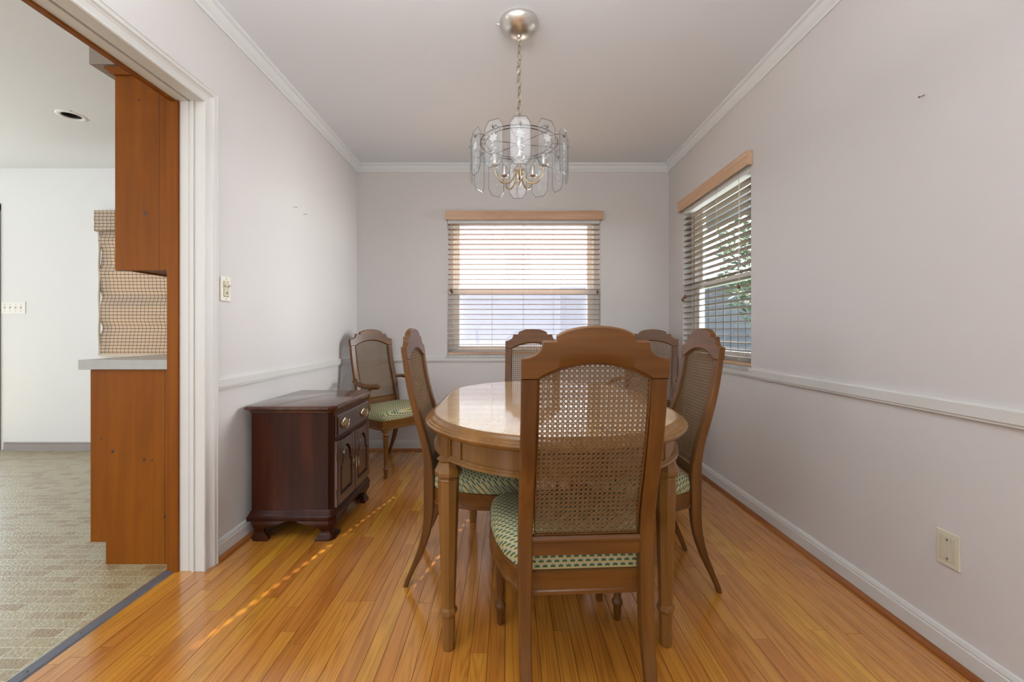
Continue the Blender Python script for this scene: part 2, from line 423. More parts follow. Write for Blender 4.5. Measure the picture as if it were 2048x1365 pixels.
def extr(bm, prof, axis, a, b):
    """closed 2-D profile extruded along an axis. prof gives the two other axes in x,y,z order."""
    def P(p, t):
        return {'x': (t, p[0], p[1]), 'y': (p[0], t, p[1]), 'z': (p[0], p[1], t)}[axis]
    A = [bm.verts.new(P(p, a)) for p in prof]; B = [bm.verts.new(P(p, b)) for p in prof]
    n = len(prof)
    for i in range(n): bm.faces.new((A[i], A[(i + 1) % n], B[(i + 1) % n], B[i]))
    bm.faces.new(A[::-1]); bm.faces.new(B)

def offs(poly, d):
    """offset a closed CCW polygon outwards by d (mitred)."""
    out = []; n = len(poly)
    for i in range(n):
        p0, p1, p2 = Vector(poly[i - 1]), Vector(poly[i]), Vector(poly[(i + 1) % n])
        e1 = (p1 - p0).normalized(); e2 = (p2 - p1).normalized()
        n1 = Vector((e1.y, -e1.x)); n2 = Vector((e2.y, -e2.x))
        b = n1 + n2
        if b.length < 1e-6: b = n1
        b.normalize(); k = max(0.35, b.dot(n1))
        q = p1 + b * (d / k); out.append((q.x, q.y))
    return out

def loft(bm, plan, prof, cap0=True, cap1=True, plane='xy'):
    """stack of offset outlines: prof = [(offset, height)]"""
    rings = []
    for d, z in prof:
        pl = offs(plan, d)
        if plane == 'xy': rings.append([bm.verts.new((x, y, z)) for x, y in pl])
        elif plane == 'yz': rings.append([bm.verts.new((z, x, y)) for x, y in pl])
        elif plane == 'xz': rings.append([bm.verts.new((x, z, y)) for x, y in pl])
    n = len(plan)
    for a, b in zip(rings, rings[1:]):
        for i in range(n): bm.faces.new((a[i], a[(i + 1) % n], b[(i + 1) % n], b[i]))
    if cap0: bm.faces.new(rings[0][::-1])
    if cap1: bm.faces.new(rings[-1])
    return rings

def cr(table, z):
    """Catmull-Rom through (z, value) pairs."""
    t = sorted(table)
    if z <= t[0][0]: return t[0][1]
    if z >= t[-1][0]: return t[-1][1]
    for i in range(len(t) - 1):
        if t[i][0] <= z <= t[i + 1][0]: break
    p1, p2 = t[i], t[i + 1]; p0 = t[i - 1] if i else p1; p3 = t[i + 2] if i + 2 < len(t) else p2
    h = p2[0] - p1[0]; s = (z - p1[0]) / h
    m1 = (p2[1] - p0[1]) / (p2[0] - p0[0]) * h; m2 = (p3[1] - p1[1]) / (p3[0] - p1[0]) * h
    return (2*s**3 - 3*s**2 + 1) * p1[1] + (s**3 - 2*s**2 + s) * m1 + (-2*s**3 + 3*s**2) * p2[1] + (s**3 - s**2) * m2

# ------------------------------------------------------------ room constants
XL, XR, YB, HC = -1.297, 1.370, 3.547, 2.44
XK = -1.405            # kitchen side of the dividing wall
YF = -2.6              # wall behind the camera
XKL = -5.6             # far kitchen side wall
HK = 2.41
# window openings
BW = (-0.525, 0.786, 0.815, 2.03)      # x0 x1 z0 z1, back wall
RW = (2.345, 3.262, 0.815, 2.02)       # y0 y1 z0 z1, side wall
KW = (-3.44, -2.20, 0.84, 2.02)        # kitchen window
OP = (-0.30, 1.768, 2.003)             # opening y0 y1 head
WT = 0.16

def wall_with_hole(a0, a1, t0, t1, z1, hole, axis):
    """wall along axis between a0..a1, thickness t0..t1, with one rectangular hole."""
    bm = bmesh.new(); h0, h1, hz0, hz1 = hole
    def B(u0, u1, zz0, zz1):
        if axis == 'x': bx(bm, u0, u1, t0, t1, zz0, zz1)
        else: bx(bm, t0, t1, u0, u1, zz0, zz1)
    B(a0, h0, 0, z1); B(h1, a1, 0, z1)
    if hz0 > 0: B(h0, h1, 0, hz0)
    if hz1 < z1: B(h0, h1, hz1, z1)
    return bm

struct('wall_back', wall_with_hole(XL - 0.10, XR, YB, YB + WT, HC + 0.1, BW, 'x'), 'wall', 'painted warm grey wall with the blind covered window in it', 'wall')
struct('wall_right', wall_with_hole(YF, YB + WT, XR, XR + WT, HC + 0.1, RW, 'y'), 'wall', 'long bare painted wall with side window and blank cover plate', 'wall')
bm = bmesh.new()
bx(bm, XK, XL, OP[1], YB, 0, HC + 0.1)
bx(bm, XK, XL, OP[0], OP[1], OP[2] + 0.012, HC + 0.1)
bx(bm, XK, XL, YF, OP[0], 0, HC + 0.1)
struct('wall_left', bm, 'wall', 'painted dividing wall with cased opening to the kitchen', 'wall')
struct('wall_front', box(XKL - 0.1, XR + WT, YF - 0.12, YF, 0, HC + 0.1), 'wall_f', 'plain wall closing the rooms behind the photographer', 'wall')
struct('ceiling', box(XL - 0.06, XR + WT, YF, YB + WT, HC, HC + 0.1), 'ceil', 'white painted dining room ceiling', 'ceiling')
# kitchen shell
DOORK = (-5.45, -4.36, 0.0, 2.06)
bm = bmesh.new()
bx(bm, XKL, DOORK[0], YB, YB + WT, 0, HC); bx(bm, DOORK[0], DOORK[1], YB, YB + WT, DOORK[3], HC)
bx(bm, DOORK[1], KW[0], YB, YB + WT, 0, HC); bx(bm, KW[0], KW[1], YB, YB + WT, 0, KW[2]); bx(bm, KW[0], KW[1], YB, YB + WT, KW[3], HC)
bx(bm, KW[1], XL - 0.10, YB, YB + WT, 0, HC)
struct('wall_kitchen_back', bm, 'wall_k', 'white kitchen wall with woven window shade and switch plate', 'wall')
struct('wall_kitchen_left', box(XKL - 0.1, XKL, YF, YB + WT, 0, HC), 'wall_k', 'white kitchen side wall out of view', 'wall')
bm = bmesh.new()
bm.verts.ensure_lookup_table()
LX, LY, LR = -2.821, 2.679, 0.062   # recessed light hole
bx(bm, XKL, LX - LR, YF, YB, HK, HK + 0.12); bx(bm, LX + LR, XK, YF, YB, HK, HK + 0.12)
bx(bm, LX - LR, LX + LR, YF, LY - LR, HK, HK + 0.12); bx(bm, LX - LR, LX + LR, LY + LR, YB, HK, HK + 0.12)
struct('ceiling_kitchen', bm, 'ceil', 'white kitchen ceiling holding the recessed light', 'ceiling')

# ------------------------------------------------------------ floors
fl = thing('floor', 'honey coloured oak strip floor of the dining room', 'floor', kind='structure')
obj('subfloor', box(-1.43, XR + 0.01, YF, YB, -0.06, -0.0115), 'subfloor', fl)
me = bpy.data.meshes.new('floor_board'); b2 = box(0, 1, 0, 1, -0.0115, 0); bmesh.ops.recalc_face_normals(b2, faces=b2.faces[:]); b2.to_mesh(me); b2.free(); me.materials.append(M['oak'])
pitch = 0.0545; x = -1.428; nb = 0
YS = -0.62
while x < XR + 0.005:
    y = YS - random.random() * 0.5
    while y < YB:
        ln = random.choice([0.55, 0.8, 1.0, 1.2, 1.45, 1.7, 0.65]) * random.uniform(0.85, 1.15)
        y0, y1 = max(y, YS), min(y + ln, YB)
        if y1 - y0 > 0.05:
            o = bpy.data.objects.new('floor_board', me); C.objects.link(o); o.parent = fl
            o.location = (x + 0.0004, y0 + 0.0004, random.uniform(-0.0002, 0.0))
            o.scale = (min(pitch, XR + 0.01 - x) - 0.0014, y1 - y0 - 0.0012, 1); nb += 1
        y += ln
    x += pitch
obj('floor_area', box(-1.43, XR + 0.01, YF, YS, -0.0115, 0), 'oak', fl)
struct('floor_kitchen', box(XKL, -1.43, YF, YB, -0.06, 0.001), 'vinyl', 'embossed tan brick print vinyl sheet kitchen floor', 'floor')

# metal transition strip with nails
t = thing('trim_1', 'grey metal transition strip nailed between vinyl and oak floors', 'threshold', kind='structure')
bm = bmesh.new(); extr(bm, [(-1.4545, 0.001), (-1.4545, 0.004), (-1.449, 0.0062), (-1.418, 0.0045), (-1.412, 0.0)], 'y', YS, 1.79)
obj('strip', bm, 'alu', t)
bm = bmesh.new(); extr(bm, [(-1.4585, 0.001), (-1.4585, 0.0035), (-1.4535, 0.0068), (-1.4500, 0.0062), (-1.4525, 0.001)], 'y', YS, 1.765)
obj('strip_edge', bm, 'alu_b', t)
yy = 1.70
while yy > 0.6:
    bm = bmesh.new(); lathe(bm, [(0.0035, 0.0055), (0.003, 0.0072), (0.001, 0.0078)], 10)
    obj('nail', bm, 'screwd', t, loc=(-1.434, yy, 0.0)); yy -= 0.155

# ------------------------------------------------------------ trims
CP = [(0, 0), (0, -0.062), (0.008, -0.062), (0.010, -0.052), (0.022, -0.040), (0.034, -0.018), (0.046, -0.012), (0.048, 0.0)]
def crown(name, label, xw, sgn, y0, y1):
    bm = bmesh.new(); extr(bm, [(xw + sgn * p, HC + q) for p, q in CP], 'y', y0, y1)
    struct(name, bm, 'crown', label, 'moulding')
crown('trim_2', 'white crown moulding above the dividing wall', XL, 1, YF, YB)
crown('trim_3', 'white crown moulding above the long bare wall', XR, -1, YF, YB)
bm = bmesh.new(); extr(bm, [(YB - p, HC + q) for p, q in CP], 'x', XL, XR)
struct('trim_4', bm, 'crown', 'white crown moulding above the wall with the wide window', 'moulding')

BP = [(0, 0), (0.013, 0), (0.013, 0.066), (0.010, 0.070), (0.011, 0.074), (0.006, 0.086), (0, 0.088)]
QP = [(0.013, 0), (0.030, 0), (0.029, 0.007), (0.0245, 0.0135), (0.018, 0.0175), (0.013, 0.019)]
def base(name, label, xw, sgn, y0, y1):
    bm = bmesh.new(); extr(bm, [(xw + sgn * p, q) for p, q in BP], 'y', y0, y1)
    o = struct(name, bm, 'trim', label, 'baseboard')
    bm = bmesh.new(); extr(bm, [(xw + sgn * p, q) for p, q in QP], 'y', y0, y1)
    obj('shoe_moulding', bm, 'shoe', o, smooth=True)
base('baseboard_left', 'cream baseboard with wood shoe moulding beside the mahogany cabinet', XL, 1, 1.822, YB)
base('baseboard_right', 'cream baseboard with wood shoe moulding along the long bare wall', XR, -1, YF, YB)
bm = bmesh.new(); extr(bm, [(YB - p, q) for p, q in BP], 'x', XL, XR)
o = struct('baseboard_back', bm, 'trim', 'cream baseboard with wood shoe moulding under the wide window', 'baseboard')
bm = bmesh.new(); extr(bm, [(YB - p, q) for p, q in QP], 'x', XL, XR); obj('shoe_moulding', bm, 'shoe_x', o, smooth=True)
bm = bmesh.new(); extr(bm, [(YB, 0.0), (YB - 0.022, 0.0), (YB - 0.010, 0.010), (YB - 0.006, 0.055), (YB - 0.009, 0.062), (YB, 0.070)], 'x', DOORK[1] + 0.05, XK)
struct('baseboard_kitchen', bm, 'kbase', 'grey brown cove base along the white kitchen wall', 'baseboard')

# chair rail: flat band with small bead underneath
def rail_prof(s):
    return [(0, 0.806), (0.014, 0.806), (0.016, 0.802), (0.016, 0.768), (0.012, 0.766), (0.012, 0.759), (0.006, 0.757), (0, 0.757)]
bm = bmesh.new(); extr(bm, [(XL + p, q) for p, q in rail_prof(1)], 'y', 1.822, YB)
struct('trim_5', bm, 'trim', 'cream chair rail above the mahogany cabinet', 'chair rail')
bm = bmesh.new(); extr(bm, [(XR - p, q) for p, q in rail_prof(1)], 'y', YF, YB)
struct('trim_6', bm, 'trim', 'cream chair rail running the length of the bare wall', 'chair rail')
bm = bmesh.new(); extr(bm, [(YB - p, q) for p, q in rail_prof(1)], 'x', XL, XR)
struct('trim_7', bm, 'trim', 'cream chair rail below the wide window', 'chair rail')

# ------------------------------------------------------------ cased opening: casing profile (distance from inner edge, proud of wall)
KP = [(0.0, 0.0), (0.0, 0.009), (0.004, 0.012), (0.009, 0.012), (0.012, 0.009), (0.018, 0.010), (0.030, 0.012), (0.040, 0.017), (0.044, 0.0215), (0.052, 0.0225), (0.058, 0.020), (0.062, 0.0235), (0.066, 0.0235), (0.068, 0.020), (0.068, 0.0)]
dr = thing('door_1', 'white moulded casing and jamb around the opening to the kitchen', 'doorway', kind='structure')
y1, zh = OP[1] - 0.012, OP[2] - 0.012
bm = bmesh.new()
A = [bm.verts.new((XL + q, y1 + p, 0)) for p, q in KP]; B = [bm.verts.new((XL + q, y1 + p, zh + p)) for p, q in KP]
D = [bm.verts.new((XL + q, OP[0] + 0.012 - p, zh + p)) for p, q in KP]; E = [bm.verts.new((XL + q, OP[0] + 0.012 - p, 0)) for p, q in KP]
n = len(KP)
for P, Q in ((A, B), (B, D), (D, E)):
    for i in range(n): bm.faces.new((P[i], P[(i + 1) % n], Q[(i + 1) % n], Q[i]))
bm.faces.new(A[::-1]); bm.faces.new(E)
obj('casing', bm, 'trim', dr)
# jambs: two boards with a slot between (pocket door track) on head
for (a, b) in ((0.0, 0.045), (0.060, 0.108)):
    x0, x1 = XL - b, XL - a
    bm = bmesh.new(); bx(bm, x0, x1, y1 + (0.0 if a == 0 else 0.004), OP[1] + 0.004, 0, OP[2]); obj('jamb', bm, 'trim', dr, bev=0.001)
    bm = bmesh.new(); bx(bm, x0, x1, OP[0], OP[1] + 0.004, zh + (0.0 if a == 0 else 0.003), OP[2] + 0.012); obj('head_jamb', bm, 'trim', dr, bev=0.001)
obj('track_recess', box(XL - 0.062, XL - 0.043, OP[0], OP[1] + 0.004, zh + 0.012, OP[2] + 0.012), 'trim', dr)
obj('jamb_recess', box(XL - 0.062, XL - 0.043, y1 + 0.006, OP[1] + 0.006, 0, OP[2]), 'trim', dr)
obj('door_stop', box(XL - 0.043, XL - 0.032, y1 - 0.006, y1, 0, zh), 'trim', dr, bev=0.001)
# kitchen side stained casing
obj('wood_casing', box(XK - 0.037, XK + 0.010, y1 - 0.006, 1.82, 0.0, OP[2] + 0.06), 'pine', dr, bev=0.002)
obj('wood_head_casing', box(XK - 0.024, XK - 0.002, OP[0], 1.80, zh - 0.003, OP[2] + 0.055), 'pine', dr, bev=0.002)

# ------------------------------------------------------------ windows
def window(name, label, hole, axis, wall, screenz=True):
    """double hung window in a hole; u runs along the wall, depth away from the room."""
    u0, u1, z0, z1 = hole
    wn = thing(name, label, 'window', kind='structure')
    def bb(bm, a0, a1, d0, d1, zz0, zz1):
        if axis == 'x': bx(bm, a0, a1, wall + d0, wall + d1, zz0, zz1)
        else: bx(bm, wall + d0, wall + d1, a0, a1, zz0, zz1)
    bm = bmesh.new()
    bb(bm, u0, u0 + 0.045, 0.075, 0.15, z0, z1); bb(bm, u1 - 0.045, u1, 0.075, 0.15, z0, z1)
    bb(bm, u0 + 0.045, u1 - 0.045, 0.075, 0.15, z1 - 0.045, z1); bb(bm, u0 + 0.045, u1 - 0.045, 0.075, 0.15, z0, z0 + 0.03)
    obj('window_frame', bm, 'sash', wn)
    zm = z0 + 0.545
    a0, a1 = u0 + 0.045, u1 - 0.045
    for (lo, hi, dd) in ((z0 + 0.03, zm + 0.02, 0.085), (zm - 0.02, z1 - 0.045, 0.112)):
        bm = bmesh.new(); w_ = 0.05
        bb(bm, a0, a0 + w_, dd, dd + 0.024, lo, hi); bb(bm, a1 - w_, a1, dd, dd + 0.024, lo, hi)
        bb(bm, a0 + w_, a1 - w_, dd, dd + 0.024, lo, lo + 0.042); bb(bm, a0 + w_, a1 - w_, dd, dd + 0.024, hi - 0.042, hi)
        s = obj('sash', bm, 'sash', wn)
        bm = bmesh.new(); bb(bm, a0 + w_ - 0.004, a1 - w_ + 0.004, dd + 0.010, dd + 0.013, lo + 0.038, hi - 0.038)
        obj('pane', bm, 'glass', s)
    if screenz:
        bm = bmesh.new(); bb(bm, a0, a1, 0.142, 0.1425, z0 + 0.03, zm); obj('insect_screen', bm, 'screen', wn)
    return wn
wb = window('window_1', 'wide double hung window behind the brightest wooden blind', BW, 'x', YB)
obj('window_sill', box(BW[0] - 0.012, BW[1] + 0.012, YB - 0.022, YB + 0.085, 0.792, 0.8155), 'marble', wb, bev=0.002)
wr = window('window_2', 'double hung window in the long wall looking onto trees', RW, 'y', XR, screenz=False)
obj('window_sill', box(XR - 0.020, XR + 0.085, RW[0] - 0.010, RW[1] + 0.010, 0.792, 0.8155), 'marble', wr, bev=0.002)
wk = window('window_3', 'kitchen window behind the woven shade', KW, 'x', YB, screenz=False)
obj('window_sill', box(KW[0] - 0.02, KW[1] + 0.02, YB - 0.02, YB + 0.08, 0.80, 0.84), 'sash', wk, bev=0.003)
# glazed kitchen door at the frame's edge
dk = thing('door_2', 'glazed kitchen door at the edge of the white wall', 'door', kind='structure')
bm = bmesh.new(); bx(bm, DOORK[1] - 0.005, DOORK[1] + 0.022, YB - 0.016, YB + 0.02, 0, 2.10); bx(bm, DOORK[0] - 0.06, DOORK[0] + 0.005, YB - 0.016, YB + 0.02, 0, 2.10); bx(bm, DOORK[0] - 0.06, DOORK[1] + 0.022, YB - 0.016, YB + 0.02, 2.05, 2.11)
obj('casing', bm, 'soffit', dk, bev=0.002)
bm = bmesh.new(); a, b = DOORK[0] + 0.005, DOORK[1] - 0.005
bx(bm, a, a + 0.06, YB + 0.06, YB + 0.10, 0.005, 2.04); bx(bm, b - 0.06, b, YB + 0.06, YB + 0.10, 0.005, 2.04); bx(bm, a + 0.06, b - 0.06, YB + 0.06, YB + 0.10, 0.005, 0.22); bx(bm, a + 0.06, b - 0.06, YB + 0.06, YB + 0.10, 1.93, 2.04)
obj('door_leaf', bm, 'sash', dk)
obj('pane', box(a + 0.055, b - 0.055, YB + 0.078, YB + 0.082, 0.21, 1.94), 'glass', dk)

# ------------------------------------------------------------ wooden blinds
def make_blind(name, label, group, u0, u1, ztop, zbot, axis, wall, ladders, routed, cords, vproud, v0, v1, vz0, vz1, tilt=0.0):
    """blind hangs inside its window opening; u along wall, depth (+) away from the room."""
    root = thing(name, label, 'window blind', group=group)
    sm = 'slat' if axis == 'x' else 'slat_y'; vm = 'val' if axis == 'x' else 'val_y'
    def W(u, d, z): return (u, wall + d, z) if axis == 'x' else (wall + d, u, z)
    def bb(bm, a0, a1, d0, d1, zz0, zz1):
        if axis == 'x': bx(bm, a0, a1, wall + d0, wall + d1, zz0, zz1)
        else: bx(bm, wall + d0, wall + d1, a0, a1, zz0, zz1)
    dc, hw, th = 0.030, 0.0264, 0.0042
    def bb0(bm, a0, a1, d0, d1, z0, z1):
        c = dc if tilt else 0
        if tilt:
            vs = []
            for (a, d, z) in ((a0,d0,z0),(a1,d0,z0),(a1,d1,z0),(a0,d1,z0),(a0,d0,z1),(a1,d0,z1),(a1,d1,z1),(a0,d1,z1)):
                dd = d - dc; vs.append(bm.verts.new(W(a, dc + dd * math.cos(tilt) - z * math.sin(tilt), dd * math.sin(tilt) + z * math.cos(tilt))))
            for f in ((0,3,2,1),(4,5,6,7),(0,1,5,4),(1,2,6,5),(2,3,7,6),(3,0,4,7)): bm.faces.new([vs[i] for i in f])
        elif axis == 'x': bx(bm, a0, a1, wall + d0, wall + d1, z0, z1)
        else: bx(bm, wall + d0, wall + d1, a0, a1, z0, z1)
    # one slat mesh, routed with a slot at every ladder
    bm = bmesh.new(); e = [u0 + 0.006] + [v for l in routed for v in (l - 0.0065, l + 0.0065)] + [u1 - 0.004]
    for i in range(0, len(e), 2): bb0(bm, e[i], e[i + 1], dc - hw, dc + hw, -th / 2, th / 2)
    for l in routed:
        bb0(bm, l - 0.0065, l + 0.0065, dc - hw, dc - 0.012, -th / 2, th / 2); bb0(bm, l - 0.0065, l + 0.0065, dc + 0.012, dc + hw, -th / 2, th / 2)
    s0 = obj('slat', bm, sm, root)
    pitch = 0.0430; z = zbot + 0.012 + 0.034; zs = []
    while z < ztop - 0.03: zs.append(z); z += pitch
    for i, z in enumerate(zs):
        s = s0 if i == 0 else s0.copy()
        if i: C.objects.link(s)
        s.parent = root; s.location = (0, 0, z + random.uniform(-0.0007, 0.0007))
    bm = bmesh.new(); bb(bm, u0 + 0.004, u1 - 0.004, dc - 0.025, dc + 0.025, zbot + 0.002, zbot + 0.020); obj('bottom_rail', bm, vm, root, bev=0.002)
    bm = bmesh.new(); bb(bm, u0 + 0.004, u1 - 0.004, dc - 0.022, dc + 0.024, ztop - 0.035, ztop + 0.006); obj('head_rail', bm, 'sash', root)
    # ladder cords
    for l in ladders:
        bm = bmesh.new()
        for d in (dc - hw - 0.001, dc + hw + 0.001): tube(bm, [W(l, d, zbot + 0.01), W(l, d, ztop)], 0.0009, 5)
        for z in zs: tube(bm, [W(l + 0.002, dc - hw, z - 0.0022), W(l + 0.002, dc + hw, z - 0.0022)], 0.0005, 4)
        obj('ladder_cord', bm, 'cord', root)
    # valance: moulded board with returns
    pr = [(0, 0), (0.004, 0), (0.0085, 0.006), (0.0085, 0.016), (0.0065, 0.019), (0.0065, 0.052), (0.0095, 0.058), (0.012, 0.066), (0.012, 0.072), (0, 0.072)]
    k = (vz1 - vz0) / 0.072
    bm = bmesh.new()
    P = [(wall - vproud + 0.012 - p, vz0 + q * k) for p, q in pr]
    extr(bm, P, 'x' if axis == 'x' else 'y', v0, v1)
    for a in (v0, v1 - 0.010): bb(bm, a, a + 0.010, -vproud + 0.012, -0.001, vz0, vz1)
    obj('valance', bm, vm, root, bev=0.001)
    # pull cords with turned tassels
    for (u, zt, n, dz) in cords:
        for j in range(n):
            uu = u + j * 0.011; zz = zt - j * dz
            dd = -0.004 - 0.012 * j
            bm = bmesh.new(); tube(bm, [W(u + 0.004 * j, -0.002, ztop - 0.03), W(uu, dd, (ztop + zz) / 2), W(uu, dd, zz)], 0.0011, 5); cd_ = obj('pull_cord', bm, 'cord', root)
            bm = bmesh.new(); lathe(bm, [(0.002, 0.030), (0.005, 0.026), (0.0045, 0.020), (0.009, 0.012), (0.011, 0.004), (0.009, 0.0), (0.004, -0.003)], 12)
            ts = obj('tassel', bm, 'tassel', cd_, smooth=True); ts.location = W(uu, dd, zz - 0.028)
    return root
make_blind('window_blind', 'wooden slat blind with tan valance over the bright wide window', 'wooden blinds', BW[0], BW[1], 1.975, 0.815, 'x', YB,
           [-0.435, -0.143, 0.128, 0.388, 0.700], (-0.435, 0.128), [(-0.492, 1.385, 2, 0.016), (0.760, 1.37, 1, 0)], 0.045, -0.536, 0.801, 1.962, 2.036)
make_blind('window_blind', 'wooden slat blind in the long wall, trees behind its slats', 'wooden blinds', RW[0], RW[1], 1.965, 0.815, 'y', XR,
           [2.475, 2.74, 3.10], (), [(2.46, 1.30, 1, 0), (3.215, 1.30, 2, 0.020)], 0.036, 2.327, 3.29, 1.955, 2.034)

# ------------------------------------------------------------ kitchen pieces
# woven roman shade with soft ripples and a front flap
sh = thing('woven_shade', 'woven roman shade with dark thread grid on the kitchen window', 'window shade', loc=(-3.475, YB, 0.81))
bm = bmesh.new(); nx, nz = 26, 60; grid = []
for j in range(nz + 1):
    z = 1.18 * j / nz; row = []
    for i in range(nx + 1):
        x = 1.33 * i / nx
        wob = 0.006 * math.sin(z * 30 + 0.5) * (1 if i == 0 else 0.3)
        y = -0.030 - 0.010 * math.sin(z * 21.0 + 0.4 * math.sin(x * 3)) - 0.004 * math.sin(z * 47)
        row.append(bm.verts.new((x + wob + 0.018, y, z)))
    grid.append(row)
for j in range(nz):
    for i in range(nx): bm.faces.new((grid[j][i], grid[j][i + 1], grid[j + 1][i + 1], grid[j + 1][i]))
o = obj('shade_cloth', bm, 'shade', sh, smooth=True)
sol = o.modifiers.new('thick', 'SOLIDIFY'); sol.thickness = 0.0025
bm = bmesh.new(); g = []
for j in range(9):
    z = 1.05 + 0.175 * j / 8
    g.append([bm.verts.new((1.36 * i / 12 - 0.008 + 0.003 * math.sin(j * 2.3), -0.058 - 0.003 * math.sin(j * 1.7), z)) for i in range(13)])
for j in range(8):
    for i in range(12): bm.faces.new((g[j][i], g[j][i + 1], g[j + 1][i + 1], g[j + 1][i]))
# returns to the wall
A_ = [bm.verts.new((-0.008, -0.058, 1.05)), bm.verts.new((-0.008, -0.002, 1.05)), bm.verts.new((-0.008, -0.002, 1.225)), bm.verts.new((-0.008, -0.058, 1.225))]; bm.faces.new(A_)
o = obj('shade_flap', bm, 'shade', sh, smooth=True); sol = o.modifiers.new('thick', 'SOLIDIFY'); sol.thickness = 0.003
obj('hem', box(0.02, 1.35, -0.043, -0.028, -0.008, 0.014), 'cord', sh, bev=0.002)
bm = bmesh.new(); tube(bm, [(0.012 + 0.003 * math.sin(k * 1.3), -0.036, k * 0.058) for k in range(21)], 0.008, 8)
obj('side_binding', bm, 'cord', sh, smooth=True)

# base cabinet run seen end on
cb = thing('kitchen_base_cabinet', 'orange pine base cabinet end panel under grey counter', 'cabinet', loc=(-1.6, 1.81, 0))
bm = bmesh.new()
prof = [(-1.824, 0.098), (-1.757, 0.098), (-1.757, 0.0), (-1.442, 0.0), (-1.442, 0.850), (-1.824, 0.850)]
extr(bm, [(x + 1.6, z) for x, z in prof], 'y', 0.0, 0.018); obj('end_panel', bm, 'pine', cb, bev=0.0012)
obj('carcass', box(-0.150, 0.19, 0.02, YB - 1.83, 0.0, 0.85), 'pine', cb)
for k in range(3):
    y0 = 0.03 + k * 0.56
    d = obj('cabinet_door', box(-0.242, -0.224, y0, y0 + 0.54, 0.11, 0.83), 'pine', cb, bev=0.003)
    bm = bmesh.new(); lathe(bm, [(0.006, 0), (0.006, 0.012), (0.014, 0.018), (0.014, 0.026), (0.008, 0.030)], 14)
    kb = obj('knob', bm, 'brass', d, smooth=True); kb.location = (-0.242, y0 + 0.46, 0.70); kb.rotation_euler = (0, -PI / 2, 0)
obj('face_frame', box(-0.224, -0.150, 0.02, YB - 1.83, 0.098, 0.85), 'pine', cb)
def knots(parent, pts, ypl):
    for x, z, r in pts:
        bm = bmesh.new(); lathe(bm, [(r, -0.0004), (r * 0.8, 0.0006)], 12)
        k = obj('knot', bm, 'knot', parent, smooth=True); k.location = (x, ypl, z); k.rotation_euler = (PI / 2, 0, 0); k.scale = (1, 1.2, 1)
def pxk(px, py, d, ox): return ((px - 1017.2) * d / 830 - ox, 1.019 - (py - 662.5) * d / 830)
knots(cb, [(*pxk(202, 879, 1.81, -1.6), 0.005), (*pxk(225, 903, 1.81, -1.6), 0.008), (*pxk(288, 919, 1.81, -1.6), 0.007), (*pxk(304, 921, 1.81, -1.6), 0.005), (*pxk(329, 1034, 1.81, -1.6), 0.006)], 0.0)
obj('seam', box(0.100, 0.1012, -0.0006, 0.002, 0.003, 0.85), 'knot', cb)
obj('seam', box(0.1300, 0.1310, -0.0006, 0.002, 0.003, 0.85), 'knot', cb)

bm = bmesh.new(); bx(bm, -1.863, -1.442, 1.795, YB, 0.852, 0.894)
tag(obj('countertop', bm, 'laminate', bev=0.0015), 'grey laminate kitchen countertop with square edge', 'countertop')

cu = thing('kitchen_wall_cabinet', 'orange pine wall cabinet hanging below the soffit', 'cabinet', loc=(-1.58, 1.81, 1.284))
obj('end_panel', box(-0.137, 0.138, 0.0, 0.018, 0.0, 0.853), 'pine', cu, bev=0.0012)
obj('carcass', box(-0.118, 0.172, 0.02, YB - 1.83, 0.012, 0.85), 'pine', cu)
for k in range(3):
    y0 = 0.02 + k * 0.56
    d = obj('cabinet_door', box(-0.137, -0.119, y0, y0 + 0.54, 0.005, 0.84), 'pine', cu, bev=0.003)
    bm = bmesh.new(); lathe(bm, [(0.006, 0), (0.006, 0.012), (0.014, 0.018), (0.014, 0.026), (0.008, 0.030)], 14)
    kb = obj('knob', bm, 'brass', d, smooth=True); kb.location = (-0.137, y0 + 0.46, 0.10); kb.rotation_euler = (0, -PI / 2, 0)
bm = bmesh.new(); extr(bm, [(-0.137, 0.848), (-0.150, 0.853), (-0.153, 0.862), (-0.166, 0.870), (-0.172, 0.872), (-0.172, 0.884), (0.138, 0.884), (0.138, 0.848)], 'y', -0.012, YB - 1.83)
obj('cornice', bm, 'pine', cu)
knots(cu, [(*pxk(290, 428, 1.81, -1.58), 0.010), (*pxk(278, 200, 1.81, -1.58), 0.005)], 0.0)
for o in KIDS(cu):
    if o.name.startswith('knot'): o.location.z -= 1.284
obj('seam', box(0.055, 0.0562, -0.0006, 0.002, 0.0, 0.85), 'knot', cu)
obj('seam', box(0.104, 0.1052, -0.0006, 0.002, 0.0, 0.85), 'knot', cu)
tag(obj('soffit', box(-1.81, XK, 1.79, YB, 2.172, HK), 'soffit', bev=0.001), 'soffit box above the wall cabinet, shade put into its taupe', 'soffit', kind='structure')

# recessed light
rl = thing('recessed_light', 'recessed can light with white trim ring in kitchen ceiling', 'light', loc=(LX, LY, HK))
bm = bmesh.new(); R0, R1, seg = 0.078, 0.050, 40
prof = [(R1, 0.004), (R1, -0.003), (R1 + 0.004, -0.0055), (R0 - 0.008, -0.0045), (R0, 0.0)]
rings = [[bm.verts.new((r * math.cos(2 * PI * i / seg), r * math.sin(2 * PI * i / seg), z)) for i in range(seg)] for r, z in prof]
for a, b in zip(rings, rings[1:]):
    for i in range(seg): bm.faces.new((a[i], a[(i + 1) % seg], b[(i + 1) % seg], b[i]))
obj('trim_ring', bm, 'white', rl, smooth=True)
bm = bmesh.new(); rr = []
for r, z in ((0.050, 0.004), (0.0495, 0.03), (0.049, 0.07), (0.0485, 0.10)):
    rr.append([bm.verts.new((r * math.cos(2 * PI * i / 32), r * math.sin(2 * PI * i / 32), z)) for i in range(32)])
